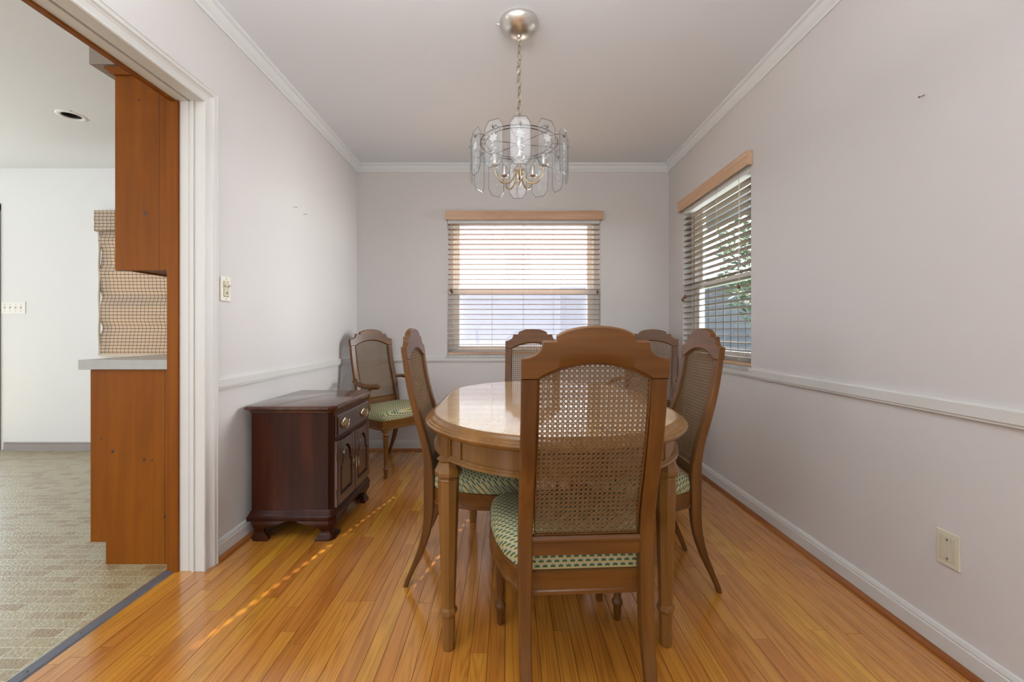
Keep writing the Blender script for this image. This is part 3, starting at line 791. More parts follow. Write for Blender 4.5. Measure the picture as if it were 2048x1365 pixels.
for a, b in zip(rr, rr[1:]):
    for i in range(32): bm.faces.new((a[i], a[(i + 1) % 32], b[(i + 1) % 32], b[i]))
bm.faces.new(rr[-1])
obj('baffle', bm, 'black', rl)
bm = bmesh.new(); lathe(bm, [(0.012, 0.10), (0.016, 0.08), (0.030, 0.05), (0.032, 0.042), (0.022, 0.034), (0.004, 0.031)], 20)
obj('lamp_bulb', bm, 'nickel', rl, smooth=True)

# four gang switch plate on the kitchen wall
sp = thing('switch_plate', 'white four toggle switch plate on the kitchen wall', 'light switch', loc=(-4.228, YB, 1.218))
obj('plate', box(-0.103, 0.103, -0.006, 0, -0.053, 0.053), 'white', sp, bev=0.003)
for k in range(4):
    x = -0.071 + k * 0.046
    tg = obj('toggle', box(x - 0.005, x + 0.005, -0.018, -0.004, -0.003, 0.009), 'white', sp, bev=0.001)
    tg2 = obj('toggle_slot', box(x - 0.006, x + 0.006, -0.0066, -0.004, -0.012, 0.012), 'ivory', sp)
    for z in (-0.028, 0.028):
        bm = bmesh.new(); lathe(bm, [(0.0028, 0), (0.002, 0.0015)], 8); s = obj('screw', bm, 'screwd', sp); s.location = (x, -0.006, z); s.rotation_euler = (PI / 2, 0, 0)

# dimmer switch beside the casing (on the dividing wall, faces +x)
ds = thing('dimmer_switch', 'ivory dimmer plate with brass insert beside the opening casing', 'light switch', loc=(XL, 1.895, 1.211), rz=-PI / 2)
# local: x runs along wall, -y... plate faces local +y -> world +x
obj('plate', box(-0.033, 0.033, 0.0, 0.0075, -0.0555, 0.0555), 'ivory_l', ds, bev=0.0025)
obj('insert', box(-0.015, 0.015, 0.006, 0.010, -0.033, 0.033), 'ivory', ds, bev=0.001)
obj('insert_bezel', box(-0.0185, 0.0185, 0.0065, 0.0082, -0.0365, 0.0365), 'brass', ds)
obj('slider', box(-0.014, 0.014, 0.009, 0.020, 0.010, 0.018), 'brass', ds, bev=0.002)
bm = bmesh.new(); lathe(bm, [(0.005, 0), (0.005, 0.004), (0.003, 0.006)], 12); k = obj('push_button', bm, 'brass', ds); k.location = (0, 0.010, -0.018); k.rotation_euler = (-PI / 2, 0, 0)
for z in (-0.046, 0.046):
    bm = bmesh.new(); lathe(bm, [(0.003, 0), (0.002, 0.0015)], 8); s = obj('screw', bm, 'screwd', ds); s.location = (0, 0.0073, z); s.rotation_euler = (-PI / 2, 0, 0)

# ribbed blank cover plate on the long wall (faces -x)
cp = thing('cover_plate', 'ivory ribbed blank cover plate low on the bare wall', 'wall plate', loc=(XR, 1.2905, 0.340), rz=PI / 2)
obj('plate', box(-0.035, 0.035, 0.0, 0.0055, -0.0545, 0.0545), 'ivory', cp, bev=0.003)
for k in range(13):
    x = -0.024 + k * 0.004
    obj('rib', box(x - 0.0012, x + 0.0012, 0.005, 0.0068, -0.037, 0.037), 'ivory', cp)
for z in (-0.029, 0.029):
    bm = bmesh.new(); lathe(bm, [(0.0035, 0), (0.0025, 0.0018)], 10); s = obj('screw', bm, 'screwd', cp); s.location = (0, 0.0066, z); s.rotation_euler = (-PI / 2, 0, 0)

# nails left in the walls
def nail(label, loc, d, L_=0.012, r=0.0012, hr=0.003, grp=None):
    bm = bmesh.new(); p = Vector(loc); q = p + Vector(d) * L_
    tube(bm, [p, q], r, 6); tube(bm, [q, q + Vector(d) * 0.001], hr, 8)
    tag(obj('picture_nail', bm, 'screwd'), label, 'nail', group=grp)
nail('bent dark nail high on the bare wall', (XR, 1.366, 1.797), Vector((-1, 0.25, -0.35)).normalized(), 0.016, 0.0014, 0.004)
nail('small nail in the dividing wall, upper of the two', (XL, 2.4975, 1.767), Vector((1, 0, -0.12)).normalized(), 0.022, grp='nails in the dividing wall')
nail('small nail in the dividing wall, lower of the two', (XL, 2.6245, 1.760), Vector((1, 0, -0.12)).normalized(), 0.020, grp='nails in the dividing wall')

# ------------------------------------------------------------ outdoors
tag(obj('lawn', box(1.6, 40, -20, 40, -0.46, -0.45), 'lawn'), 'mown green lawn outside the side window', 'lawn', kind='structure')
tag(obj('driveway', box(-30, 1.55, 3.75, 40, -0.44, -0.42), 'concrete'), 'pale concrete drive outside the wide window', 'driveway', kind='structure')
tag(obj('street', box(1.6, 40, 8.6, 10.2, -0.45, -0.43), 'concrete'), 'pale sunlit path crossing the lawn', 'path', kind='structure')
tag(obj('eave', box(XR + WT, 2.30, -1.0, 4.6, 2.15, 2.26), 'darksiding'), 'dark underside of the roof eave above the side window', 'eave', kind='structure')
nh = thing('neighbour_house', 'pale house wall with grey roof seen through the wide blind', 'house', loc=(0, 10, -0.45))
obj('house_wall', box(-6, 2.7, 0, 5, 0, 2.52), 'siding', nh)
bm = bmesh.new(); extr(bm, [(-0.3, 2.50), (-0.3, 2.58), (2.5, 2.72), (5.3, 2.50)], 'x', -6.4, 3.0); obj('roof', bm, 'roof', nh)
obj('chimney', box(-0.10, 0.62, 1.6, 2.2, 2.6, 4.7), 'roof', nh)
sd2 = thing('garden_shed', 'grey boarded shed standing beyond the side window', 'shed', loc=(5.9, 11.2, -0.45))
for k in range(18): obj('plank', box(-1.9 + k * 0.2, -1.715 + k * 0.2, 0, 0.03, 0, 2.9), 'darksiding', sd2)
bm = bmesh.new(); extr(bm, [(-0.3, 2.85), (1.6, 3.8), (3.5, 2.85)], 'x', -2.1, 1.9); obj('shed_roof', bm, 'roof', sd2)
obj('shed_body', box(-1.88, 1.68, 0.04, 3.2, 0, 2.84), 'darksiding', sd2)
def tree(label, loc, h, r, n, trunk=0.16, low=0.3):
    t = thing('tree', label, 'tree', loc=loc, group='trees outside the side window')
    bm = bmesh.new(); tube(bm, [(0, 0, 0), (0.05, 0.02, h * 0.3), (-0.05, 0.08, h * 0.6), (0.1, 0, h * 0.9)], [trunk, trunk * 0.8, trunk * 0.55, 0.03], 10)
    for k in range(7):
        a = k * 2.4; z = h * (0.35 + 0.08 * k)
        tube(bm, [(0, 0, z), (math.cos(a) * r * 0.4, math.sin(a) * r * 0.4, z + 0.35), (math.cos(a) * r * 0.75, math.sin(a) * r * 0.75, z + 0.5)], [0.05, 0.03, 0.01], 6)
    obj('trunk', bm, 'bark', t, smooth=True)
    bm = bmesh.new(); rnd = random.Random(int(loc[0] * 10 + h * 7))
    for _ in range(n):
        while True:
            p = Vector((rnd.uniform(-1, 1), rnd.uniform(-1, 1), rnd.uniform(-1, 1)))
            if 0.25 < p.length < 1: break
        c = Vector((p.x * r, p.y * r, h * low + (p.z * 0.5 + 0.5) * h * (1 - low)))
        a = Vector((rnd.gauss(0, 1), rnd.gauss(0, 1), rnd.gauss(0, .6))).normalized(); b = a.orthogonal().normalized(); s = rnd.uniform(0.05, 0.10)
        vs = [bm.verts.new(c + a * s), bm.verts.new(c + b * s * 0.45), bm.verts.new(c - a * s), bm.verts.new(c - b * s * 0.45)]
        bm.faces.new(vs)
    o = obj('foliage', bm, 'leaf', t); o['kind'] = 'stuff'
tree('dense leafy tree nearest the side window', (4.75, 7.3, -0.45), 4.6, 1.0, 2600)
tree('tall leafy tree behind the nearest one', (10.6, 16.6, -0.45), 6.6, 1.9, 4200)
tree('leafy tree at the far edge of the lawn', (14.4, 22.5, -0.45), 8.0, 2.8, 5000)
tree('low bushy tree standing apart on the lawn', (10.4, 12.4, -0.45), 3.0, 1.1, 3000, 0.1, 0.15)

# ------------------------------------------------------------ chairs
PROF = [(0.0, -0.094), (0.03, -0.084), (0.09, -0.057), (0.149, -0.032), (0.229, -0.009), (0.30, -0.001), (0.348, 0.0), (0.42, 0.0), (0.507, -0.004), (0.58, -0.018), (0.656, -0.040), (0.74, -0.063), (0.819, -0.080), (0.90, -0.092), (0.964, -0.100), (1.04, -0.106)]
THK = [(0.0, 0.018), (0.06, 0.021), (0.149, 0.028), (0.26, 0.036), (0.35, 0.040), (0.44, 0.040), (0.50, 0.034), (0.60, 0.030), (0.75, 0.026), (0.90, 0.023), (1.04, 0.022)]
def py(z): return cr(PROF, z)
def th(z): return cr(THK, z)
def topz(x):
    x = abs(x)
    if x <= 0.092: return 0.9955 + 0.0355 * math.sqrt(max(0, 1 - (x / 0.0985) ** 2)) / 1.0 - 0.0 if x < 0.0915 else 1.003
    if x <= 0.124: return 0.996
    return 0.955 + 0.038 * (1 - math.sqrt(max(0, 1 - ((0.174 - x) / 0.050) ** 2)))
def archz(x):
    return 0.944 - 0.037 * (abs(x) / 0.134) ** 2.1
SEAT = [(-0.150, 0.004), (0.150, 0.004), (0.178, 0.030), (0.208, 0.085), (0.232, 0.165), (0.2445, 0.255), (0.2445, 0.330), (0.238, 0.372), (0.222, 0.392), (0.190, 0.404), (0.10, 0.416), (0, 0.420), (-0.10, 0.416), (-0.190, 0.404), (-0.222, 0.392), (-0.238, 0.372), (-0.2445, 0.330), (-0.2445, 0.255), (-0.232, 0.165), (-0.208, 0.085), (-0.178, 0.030)]

def make_chair(label, arms, group):
    k = 1.11 if arms else 1.0
    root = thing('dining_armchair' if arms else 'dining_chair', label, 'chair', group=group)
    # rear posts: sabre leg and back stile in one piece
    for s in (-1, 1):
        bm = bmesh.new(); rings = []
        zs = [0, 0.015, 0.03, 0.06, 0.09, 0.12, 0.15, 0.19, 0.229, 0.27, 0.31, 0.348, 0.42, 0.46, 0.507, 0.55, 0.60, 0.656, 0.70, 0.74, 0.78, 0.819, 0.86, 0.905]
        for z in zs:
            xo = k * cr([(0, 0.166), (0.15, 0.172), (0.35, 0.174), (0.9, 0.174)], z); wd = cr([(0, 0.022), (0.15, 0.030), (0.35, 0.034), (0.5, 0.036), (0.9, 0.040)], z)
            y = py(z); t = th(z); xi = xo - wd; c = min(0.004, t * 0.2)
            pts = [(xi + c, y - t/2), (xo - c, y - t/2), (xo, y - t/2 + c), (xo, y + t/2 - c), (xo - c, y + t/2), (xi + c, y + t/2), (xi, y + t/2 - c), (xi, y - t/2 + c)]
            rings.append([bm.verts.new((s * a, b, z)) for a, b in pts])
        for a, b in zip(rings, rings[1:]):
            for i in range(8): bm.faces.new((a[i], a[(i + 1) % 8], b[(i + 1) % 8], b[i]))
        bm.faces.new(rings[0][::-1]); bm.faces.new(rings[-1])
        obj('rear_leg', bm, 'chair', root, smooth=True)
    # crest rail with shaped top and arched underside
    bm = bmesh.new(); xs = []
    for i in range(19): xs.append(-0.174 + 0.050 * i / 18)
    xs += [-0.1235, -0.100, -0.0922, -0.0914]
    xs += [-0.0914 + 0.1828 * i / 32 for i in range(1, 32)]
    xs += [0.0914, 0.0922, 0.100, 0.1235]
    for i in range(19): xs.append(0.124 + 0.050 * i / 18)
    F, K = [], []
    for x in xs:
        zt = topz(x); zb = archz(x) if abs(x) <= 0.1341 else 0.905
        colf, colb = [], []
        for j in range(6):
            f = [0, 0.06, 0.35, 0.65, 0.95, 1][j]; z = zb + (zt - zb) * f
            e = 0.0 if j not in (0, 5) else 0.004
            y = py(z); t = th(z) / 2 - e
            colf.append(bm.verts.new((x * k, y + t, z))); colb.append(bm.verts.new((x * k, y - t, z)))
        F.append(colf); K.append(colb)
    for i in range(len(xs) - 1):
        for j in range(5):
            bm.faces.new((F[i][j], F[i + 1][j], F[i + 1][j + 1], F[i][j + 1])); bm.faces.new((K[i][j], K[i][j + 1], K[i + 1][j + 1], K[i + 1][j]))
        bm.faces.new((F[i][5], F[i + 1][5], K[i + 1][5], K[i][5])); bm.faces.new((F[i][0], K[i][0], K[i + 1][0], F[i + 1][0]))
    for i in (0, -1):
        for j in range(5): bm.faces.new((F[i][j], F[i][j + 1], K[i][j + 1], K[i][j]) if i == 0 else (F[i][j], K[i][j], K[i][j + 1], F[i][j + 1]))
    obj('crest_rail', bm, 'chair_x', root, smooth=True)
    # lower back rail with small ledge moulding
    bm = bmesh.new(); xi = (0.174 - 0.035) * k
    extr(bm, [(py(0.45) - 0.012, 0.448), (py(0.45) + 0.012, 0.448), (py(0.49) + 0.012, 0.490), (py(0.49) + 0.006, 0.497), (py(0.49) - 0.010, 0.497), (py(0.49) - 0.015, 0.490), (py(0.49) - 0.015, 0.484), (py(0.48) - 0.012, 0.482)], 'x', -xi, xi)
    obj('back_rail', bm, 'chair_x', root, bev=0.001)
    # cane bead round the opening on both faces
    def ring(off, dz):
        pts = []; hw = 0.1325
        for i in range(9): pts.append((-hw, 0.500 + (archz(hw) - 0.500) * i / 8))
        for i in range(1, 20): x = -hw + 2 * hw * i / 20; pts.append((x, archz(x) - 0.002))
        for i in range(9): pts.append((hw, archz(hw) - (archz(hw) - 0.500) * i / 8))
        return [(x * k, py(z) + off, z) for x, z in pts]
    bm = bmesh.new(); tube(bm, ring(0.0045, 0), 0.0026, 6, True); tube(bm, ring(-0.0045, 0), 0.0022, 6, True)
    obj('cane_bead', bm, 'chair', root, smooth=True)
    # six way woven cane
    bm = bmesh.new(); p = 0.01215; hw = 0.1335 * k; zb = 0.4975; z0 = 0.506
    def inside(x, z): return abs(x) <= hw and zb <= z <= archz(x / k) + 0.001
    def strand(pts, wd, off):
        pr = None
        for i, (x, z) in enumerate(pts):
            j, l = min(i + 1, len(pts) - 1), max(i - 1, 0)
            dx, dz = pts[j][0] - pts[l][0], pts[j][1] - pts[l][1]; ln = math.hypot(dx, dz) or 1
            nx, nz = -dz / ln * wd / 2, dx / ln * wd / 2; y = py(z) + off
            q = [bm.verts.new((x + nx, py(z + nz) + off - 0.0004, z + nz)), bm.verts.new((x + nx, py(z + nz) + off + 0.0004, z + nz)), bm.verts.new((x - nx, py(z - nz) + off + 0.0004, z - nz)), bm.verts.new((x - nx, py(z - nz) + off - 0.0004, z - nz))]
            if pr:
                for a in range(4): bm.faces.new((pr[a], pr[(a + 1) % 4], q[(a + 1) % 4], q[a]))
            pr = q
    def line(x0, z0_, dx, dz, wd, off, seg):
        """clip a straight line to the opening then lay a strand"""
        best = None; N_ = 260; L_ = 0.75
        for i in range(N_ + 1):
            t = -L_ / 2 + L_ * i / N_; x, z = x0 + dx * t, z0_ + dz * t
            if inside(x, z): best = (t, t) if best is None else (best[0], t)
        if best and best[1] - best[0] > 0.004:
            n_ = max(1, int((best[1] - best[0]) * abs(dz) / seg + 0.99))
            strand([(x0 + dx * (best[0] + (best[1] - best[0]) * i / n_), z0_ + dz * (best[0] + (best[1] - best[0]) * i / n_)) for i in range(n_ + 1)], wd, off)
    i = -12
    while i * p <= hw + p:
        for e in (-0.165, 0.165):
            x = i * p + e * p
            if abs(x) < hw: line(x, 0.72, 0, 1, 0.0017, 0.0005, 0.04)
        i += 1
    j = -1
    while z0 + j * p < 0.95:
        for e in (-0.165, 0.165):
            z = z0 + j * p + e * p
            if z > zb: line(0, z, 1, 0, 0.0017, -0.0005, 0.05)
        j += 1
    r2 = math.sqrt(0.5)
    for n_ in range(-60, 61):
        c = (n_ + 0.5) * p
        line(c / 2, 0.72 + c / 2 - ((0.72 - z0) % p) * 0 - 0, 0, 0, 0, 0, 1) if False else None
        # x + (z-z0) = c  and  x - (z-z0) = c, centred near the middle of the opening
        zc = 0.72 - z0
        a = (c - zc) / 2
        line((c - zc) / 2 + 0, z0 + (c + zc) / 2, -r2, r2, 0.0019, 0.0012, 0.045) if abs(a) < 0.30 else None
        line((c + zc) / 2, z0 + (zc - c) / 2, r2, r2, 0.0019, -0.0012, 0.045) if abs((c + zc) / 2) < 0.30 else None
    obj('cane_panel', bm, 'cane', root)
    # seat frame and upholstered seat
    plan = [(x * k, y) for x, y in SEAT]
    bm = bmesh.new()
    loft(bm, plan, [(-0.004, 0.335), (0.0, 0.338), (0.0, 0.346), (-0.003, 0.349), (-0.003, 0.386), (-0.001, 0.391), (-0.001, 0.395), (-0.006, 0.398)])
    obj('seat_frame', bm, 'chair_x', root, smooth=True)
    bm = bmesh.new(); dense = []
    for i in range(len(plan)):
        a, b = plan[i], plan[(i + 1) % len(plan)]; n_ = max(1, int(math.dist(a, b) / 0.02))
        for q in range(n_): dense.append((a[0] + (b[0] - a[0]) * q / n_, a[1] + (b[1] - a[1]) * q / n_))
    cx, cy = 0, 0.21; rings = []
    for sc, z in [(0.965, 0.396), (0.985, 0.400), (0.990, 0.411), (0.988, 0.426), (0.974, 0.439), (0.945, 0.449), (0.88, 0.459), (0.75, 0.465), (0.55, 0.469), (0.30, 0.471)]:
        rings.append([bm.verts.new((cx + (x - cx) * sc, cy + (y - cy) * sc + (0.006 if y < 0.02 else 0), z)) for x, y in dense])
    for a, b in zip(rings, rings[1:]):
        for i in range(len(dense)): bm.faces.new((a[i], a[(i + 1) % len(dense)], b[(i + 1) % len(dense)], b[i]))
    bm.faces.new(rings[0][::-1]); bm.faces.new(rings[-1])
    obj('seat', bm, 'fabric', root, smooth=True)
    # turned front legs
    for s in (-1, 1):
        bm = bmesh.new()
        bx(bm, s * 0.206 * k - 0.021, s * 0.206 * k + 0.021, 0.364, 0.404, 0.318, 0.3365)
        lathe(bm, [(0.0095, 0.0), (0.0115, 0.004), (0.0150, 0.052), (0.0185, 0.058), (0.0195, 0.064), (0.0175, 0.070), (0.0125, 0.078), (0.0135, 0.10), (0.0205, 0.280), (0.0210, 0.284), (0.0165, 0.289), (0.0215, 0.295), (0.0225, 0.302), (0.0180, 0.309), (0.0170, 0.314), (0.0215, 0.319)], 12, s * 0.206 * k, 0.385)
        obj('front_leg', bm, 'chair', root, smooth=True)
    if arms:
        for s in (-1, 1):
            bm = bmesh.new()
            X = 0.174 * k
            pts = [(s * (X - 0.004), py(0.645) + 0.008, 0.645), (s * (X + 0.020), py(0.645) + 0.045, 0.650), (s * (X + 0.045), 0.03, 0.645), (s * (X + 0.062), 0.10, 0.632), (s * (X + 0.066), 0.18, 0.622), (s * (X + 0.056), 0.25, 0.622), (s * (X + 0.040), 0.295, 0.626), (s * (X + 0.034), 0.312, 0.624)]
            tube(bm, pts, [0.012, 0.013, 0.015, 0.017, 0.018, 0.018, 0.020, 0.012], 10)
            obj('armrest', bm, 'chair', root, smooth=True)
            bm = bmesh.new()
            tube(bm, [(s * (X + 0.036), 0.215, 0.385), (s * (X + 0.050), 0.218, 0.44), (s * (X + 0.052), 0.205, 0.50), (s * (X + 0.054), 0.21, 0.56), (s * (X + 0.058), 0.24, 0.612)], [0.017, 0.016, 0.014, 0.014, 0.015], 10)
            obj('arm_support', bm, 'chair', root, smooth=True)
    return root

def place(o, x, y, deg): o.location = (x, y, 0.0005); o.rotation_euler = (0, 0, math.radians(deg))
G1 = 'cane back side chairs around the table'
c1 = make_chair('cane back dining chair seen from behind at the near end of the table', False, G1)
place(c1, 0.198, 1.070, 3.0)
def copychair(src, label, x, y, deg):
    c = dup_tree(src); c['label'] = label; place(c, x, y, deg); return c
copychair(c1, 'cane back dining chair between the table and the mahogany cabinet', -0.316, 1.812, -90)
copychair(c1, 'cane back dining chair between the table and the long bare wall', 0.727, 1.775, 90)
copychair(c1, 'cane back dining chair at the far end of the table, under the wide window', 0.148, 2.552, 176.6)
G2 = 'cane back armchairs in the room corners'
a1 = make_chair('cane back armchair in the corner behind the mahogany cabinet', True, G2)
place(a1, -1.024, 3.274, 234)
copychair(a1, 'cane back armchair in the corner beside the side window', 1.075, 3.16, 150)

# ------------------------------------------------------------ dining table
TX, TY = 0.165, 1.770
tb = thing('dining_table', 'oval fruitwood dining table with glossy veneered top and moulded edge', 'table', loc=(TX, TY, 0))
def oval(r, hl=0.211, n=40):
    pts = []
    for i in range(n + 1): a = PI * i / n; pts.append((r * math.cos(a), hl + r * math.sin(a)))
    for i in range(n + 1): a = PI + PI * i / n; pts.append((r * math.cos(a), -hl + r * math.sin(a)))
    return pts
TOPZ = 0.730
bm = bmesh.new()
rings = []
for d, z in [(-0.060, 0.690), (-0.018, 0.690), (-0.008, 0.693), (-0.003, 0.699), (-0.001, 0.705), (-0.004, 0.711), (-0.010, 0.713), (-0.012, 0.7165), (-0.020, 0.7195), (-0.024, 0.7235), (-0.027, 0.7285), (-0.034, 0.7300), (-0.0362, 0.7288), (-0.0385, 0.7288)]:
    rings.append([bm.verts.new((x, y, z)) for x, y in oval(0.469 + d)])
n = len(rings[0])
for a, b in zip(rings, rings[1:]):
    for i in range(n): bm.faces.new((a[i], a[(i + 1) % n], b[(i + 1) % n], b[i]))
bm.faces.new(rings[0][::-1]); bm.faces.new(rings[-1])
obj('table_edge', bm, 'tabwood', tb, smooth=True)
bm = bmesh.new()
pl = oval(0.469 - 0.0386)
A = [bm.verts.new((x, y, 0.7286)) for x, y in pl]; B = [bm.verts.new((x, y, TOPZ - 0.0003)) for x, y in pl]
for i in range(n): bm.faces.new((A[i], A[(i + 1) % n], B[(i + 1) % n], B[i]))
bm.faces.new(B); bm.faces.new(A[::-1])
obj('table_top', bm, 'tabtop', tb)
# apron: curved boards with framed panels
def band(bm, r0, r1, z0, z1, a0=None, a1=None, end=1):
    """closed oval band or an arc of one end (end=+1 far, -1 near), r0<r1"""
    if a0 is None:
        P0, P1 = oval(r0), oval(r1); closed = True
    else:
        m = 24; closed = False
        f = lambda r: [(r * math.cos(a0 + (a1 - a0) * i / m), end * 0.211 + r * math.sin(a0 + (a1 - a0) * i / m)) for i in range(m + 1)]
        P0, P1 = f(r0), f(r1)
    R = [[bm.verts.new((x, y, z)) for x, y in P] for P, z in ((P0, z0), (P1, z0), (P1, z1), (P0, z1))]
    q = len(P0)
    for i in range(q if closed else q - 1):
        j = (i + 1) % q
        for a in range(4): b = (a + 1) % 4; bm.faces.new((R[a][i], R[b][i], R[b][j], R[a][j]))
    if not closed:
        bm.faces.new([R[a][0] for a in range(4)]); bm.faces.new([R[a][-1] for a in (3, 2, 1, 0)])
bm = bmesh.new(); band(bm, 0.412, 0.428, 0.622, 0.690); obj('apron', bm, 'tabwood', tb, smooth=True)
bm = bmesh.new(); band(bm, 0.414, 0.4385, 0.612, 0.6215); band(bm, 0.420, 0.4350, 0.6215, 0.6285); band(bm, 0.424, 0.4325, 0.680, 0.6895); obj('apron_moulding', bm, 'tabwood', tb, smooth=True)
for e in (1, -1):
    base_a = 0.0 if e == 1 else PI
    for (f0, f1) in ((38, 44), (87.5, 92.5), (136, 142)):
        bm = bmesh.new(); band(bm, 0.424, 0.4325, 0.6285, 0.680, base_a + math.radians(f0), base_a + math.radians(f1), e); obj('apron_stile', bm, 'tabwood', tb, smooth=True)
for s in (1, -1):
    for y in (-0.18, 0.0, 0.18):
        xa, xb = sorted((s * 0.424, s * 0.4325)); obj('apron_stile', box(xa, xb, y - 0.012, y + 0.012, 0.6285, 0.680), 'tabwood', tb)
# turned and faceted legs
for (lx, ly) in ((-0.358, -0.437), (0.345, -0.422), (-0.355, 0.458), (0.352, 0.458)):
    bm = bmesh.new(); ang = math.atan2(ly - math.copysign(0.211, ly), lx)
    lathe(bm, [(0.0165, 0.0), (0.0195, 0.004), (0.0215, 0.108), (0.0265, 0.114), (0.0290, 0.122), (0.0270, 0.131), (0.0225, 0.137), (0.0225, 0.145), (0.0345, 0.540), (0.0360, 0.546), (0.0330, 0.550), (0.0355, 0.555), (0.0420, 0.560), (0.0430, 0.572), (0.0330, 0.592), (0.0305, 0.603), (0.0380, 0.610), (0.0380, 0.613)], 8, 0, 0, PI / 8 + ang)
    R = Matrix.Rotation(ang, 3, 'Z')
    def blk(x0, x1, y0, y1, z0, z1):
        vs = []
        for p in ((x0,y0,z0),(x1,y0,z0),(x1,y1,z0),(x0,y1,z0),(x0,y0,z1),(x1,y0,z1),(x1,y1,z1),(x0,y1,z1)): vs.append(bm.verts.new(R @ Vector(p)))
        for f in ((0,3,2,1),(4,5,6,7),(0,1,5,4),(1,2,6,5),(2,3,7,6),(3,0,4,7)): bm.faces.new([vs[i] for i in f])
    blk(-0.035, 0.012, -0.033, 0.033, 0.612, 0.690); blk(0.012, 0.0155, -0.025, 0.025, 0.622, 0.684)
    lg = obj('leg', bm, 'tabwood', tb, bev=0.0012); lg.location = (lx, ly, 0)
bm = bmesh.new(); bx(bm, -0.40, 0.40, -0.05, -0.02, 0.64, 0.69); bx(bm, -0.40, 0.40, 0.02, 0.05, 0.64, 0.69)
obj('cross_rail', bm, 'tabwood', tb)

# ------------------------------------------------------------ mahogany cabinet
cbn = thing('side_cabinet', 'dark mahogany side cabinet with brass pulls against the dividing wall', 'cabinet', loc=(-1.05, 2.275, 0))
ox, oy = -1.05, 2.275
PL = [(-1.250 - ox, 2.018 - oy), (-0.878 - ox, 2.018 - oy), (-0.858 - ox, 2.038 - oy), (-0.858 - ox, 2.512 - oy), (-0.878 - ox, 2.532 - oy), (-1.250 - ox, 2.532 - oy)]
XFc = -0.858 - ox
bm = bmesh.new(); loft(bm, PL, [(0, 0.135), (0, 0.622)]); obj('carcass', bm, 'mahog', cbn, bev=0.001)
bm = bmesh.new(); loft(bm, PL, [(0.0, 0.618), (0.004, 0.622), (0.006, 0.630), (0.014, 0.636), (0.020, 0.638), (0.022, 0.644), (0.022, 0.650), (0.018, 0.6545), (0.0145, 0.6560)]); obj('cabinet_top', bm, 'mahog_t', cbn, smooth=True)
bm = bmesh.new(); loft(bm, PL, [(0.014, 0.098), (0.016, 0.102), (0.016, 0.118), (0.012, 0.122), (0.011, 0.128), (0.006, 0.134), (0.004, 0.143), (0.0, 0.148)]); obj('base_moulding', bm, 'mahog', cbn, smooth=True)
# ogee bracket feet: (corner, directions)
OG = [(0.0, 0.006), (0.010, 0.0065), (0.016, 0.002), (0.030, -0.008), (0.042, -0.008), (0.060, 0.002), (0.076, 0.010), (0.090, 0.011), (0.100, 0.008)]
LN = [(0.0, 0.082), (0.014, 0.084), (0.028, 0.066), (0.045, 0.060), (0.060, 0.066), (0.072, 0.090), (0.082, 0.135), (0.100, 0.180)]
x0_, x1_, y0_, y1_ = PL[0][0] - 0.002, PL[2][0] + 0.004, PL[0][1] - 0.004, PL[3][1] + 0.022
def foot(cx, cy, sx, sy):
    """cx,cy outer corner; sx,sy direction pointing outwards"""
    bm = bmesh.new(); zs = [0, 0.006, 0.012, 0.02, 0.03, 0.042, 0.052, 0.062, 0.072, 0.082, 0.092, 0.100]
    ch = 0.017
    RR = []
    for z in zs:
        o = cr(OG, z); L_ = cr(LN, z); c = ch
        # outline of an L shaped bracket, chamfered at the corner
        P = [(-L_, o), (-c, o), (o, -c), (o, -L_), (-0.022, -L_), (-0.022, -0.022), (-L_, -0.022)]
        RR.append([bm.verts.new((cx + sx * a, cy + sy * b, z)) for a, b in P])
    for a, b in zip(RR, RR[1:]):
        for i in range(7): bm.faces.new((a[i], a[(i + 1) % 7], b[(i + 1) % 7], b[i]))
    bm.faces.new(RR[0][::-1]); bm.faces.new(RR[-1])
    return obj('bracket_foot', bm, 'mahog', cbn, smooth=True)
foot(PL[2][0] + 0.003, PL[0][1] - 0.003, 1, -1); foot(PL[2][0] + 0.003, PL[4][1] + 0.003, 1, 1)
foot(PL[0][0] - 0.003, PL[0][1] - 0.003, -1, -1); foot(PL[0][0] - 0.003, PL[4][1] + 0.003, -1, 1)
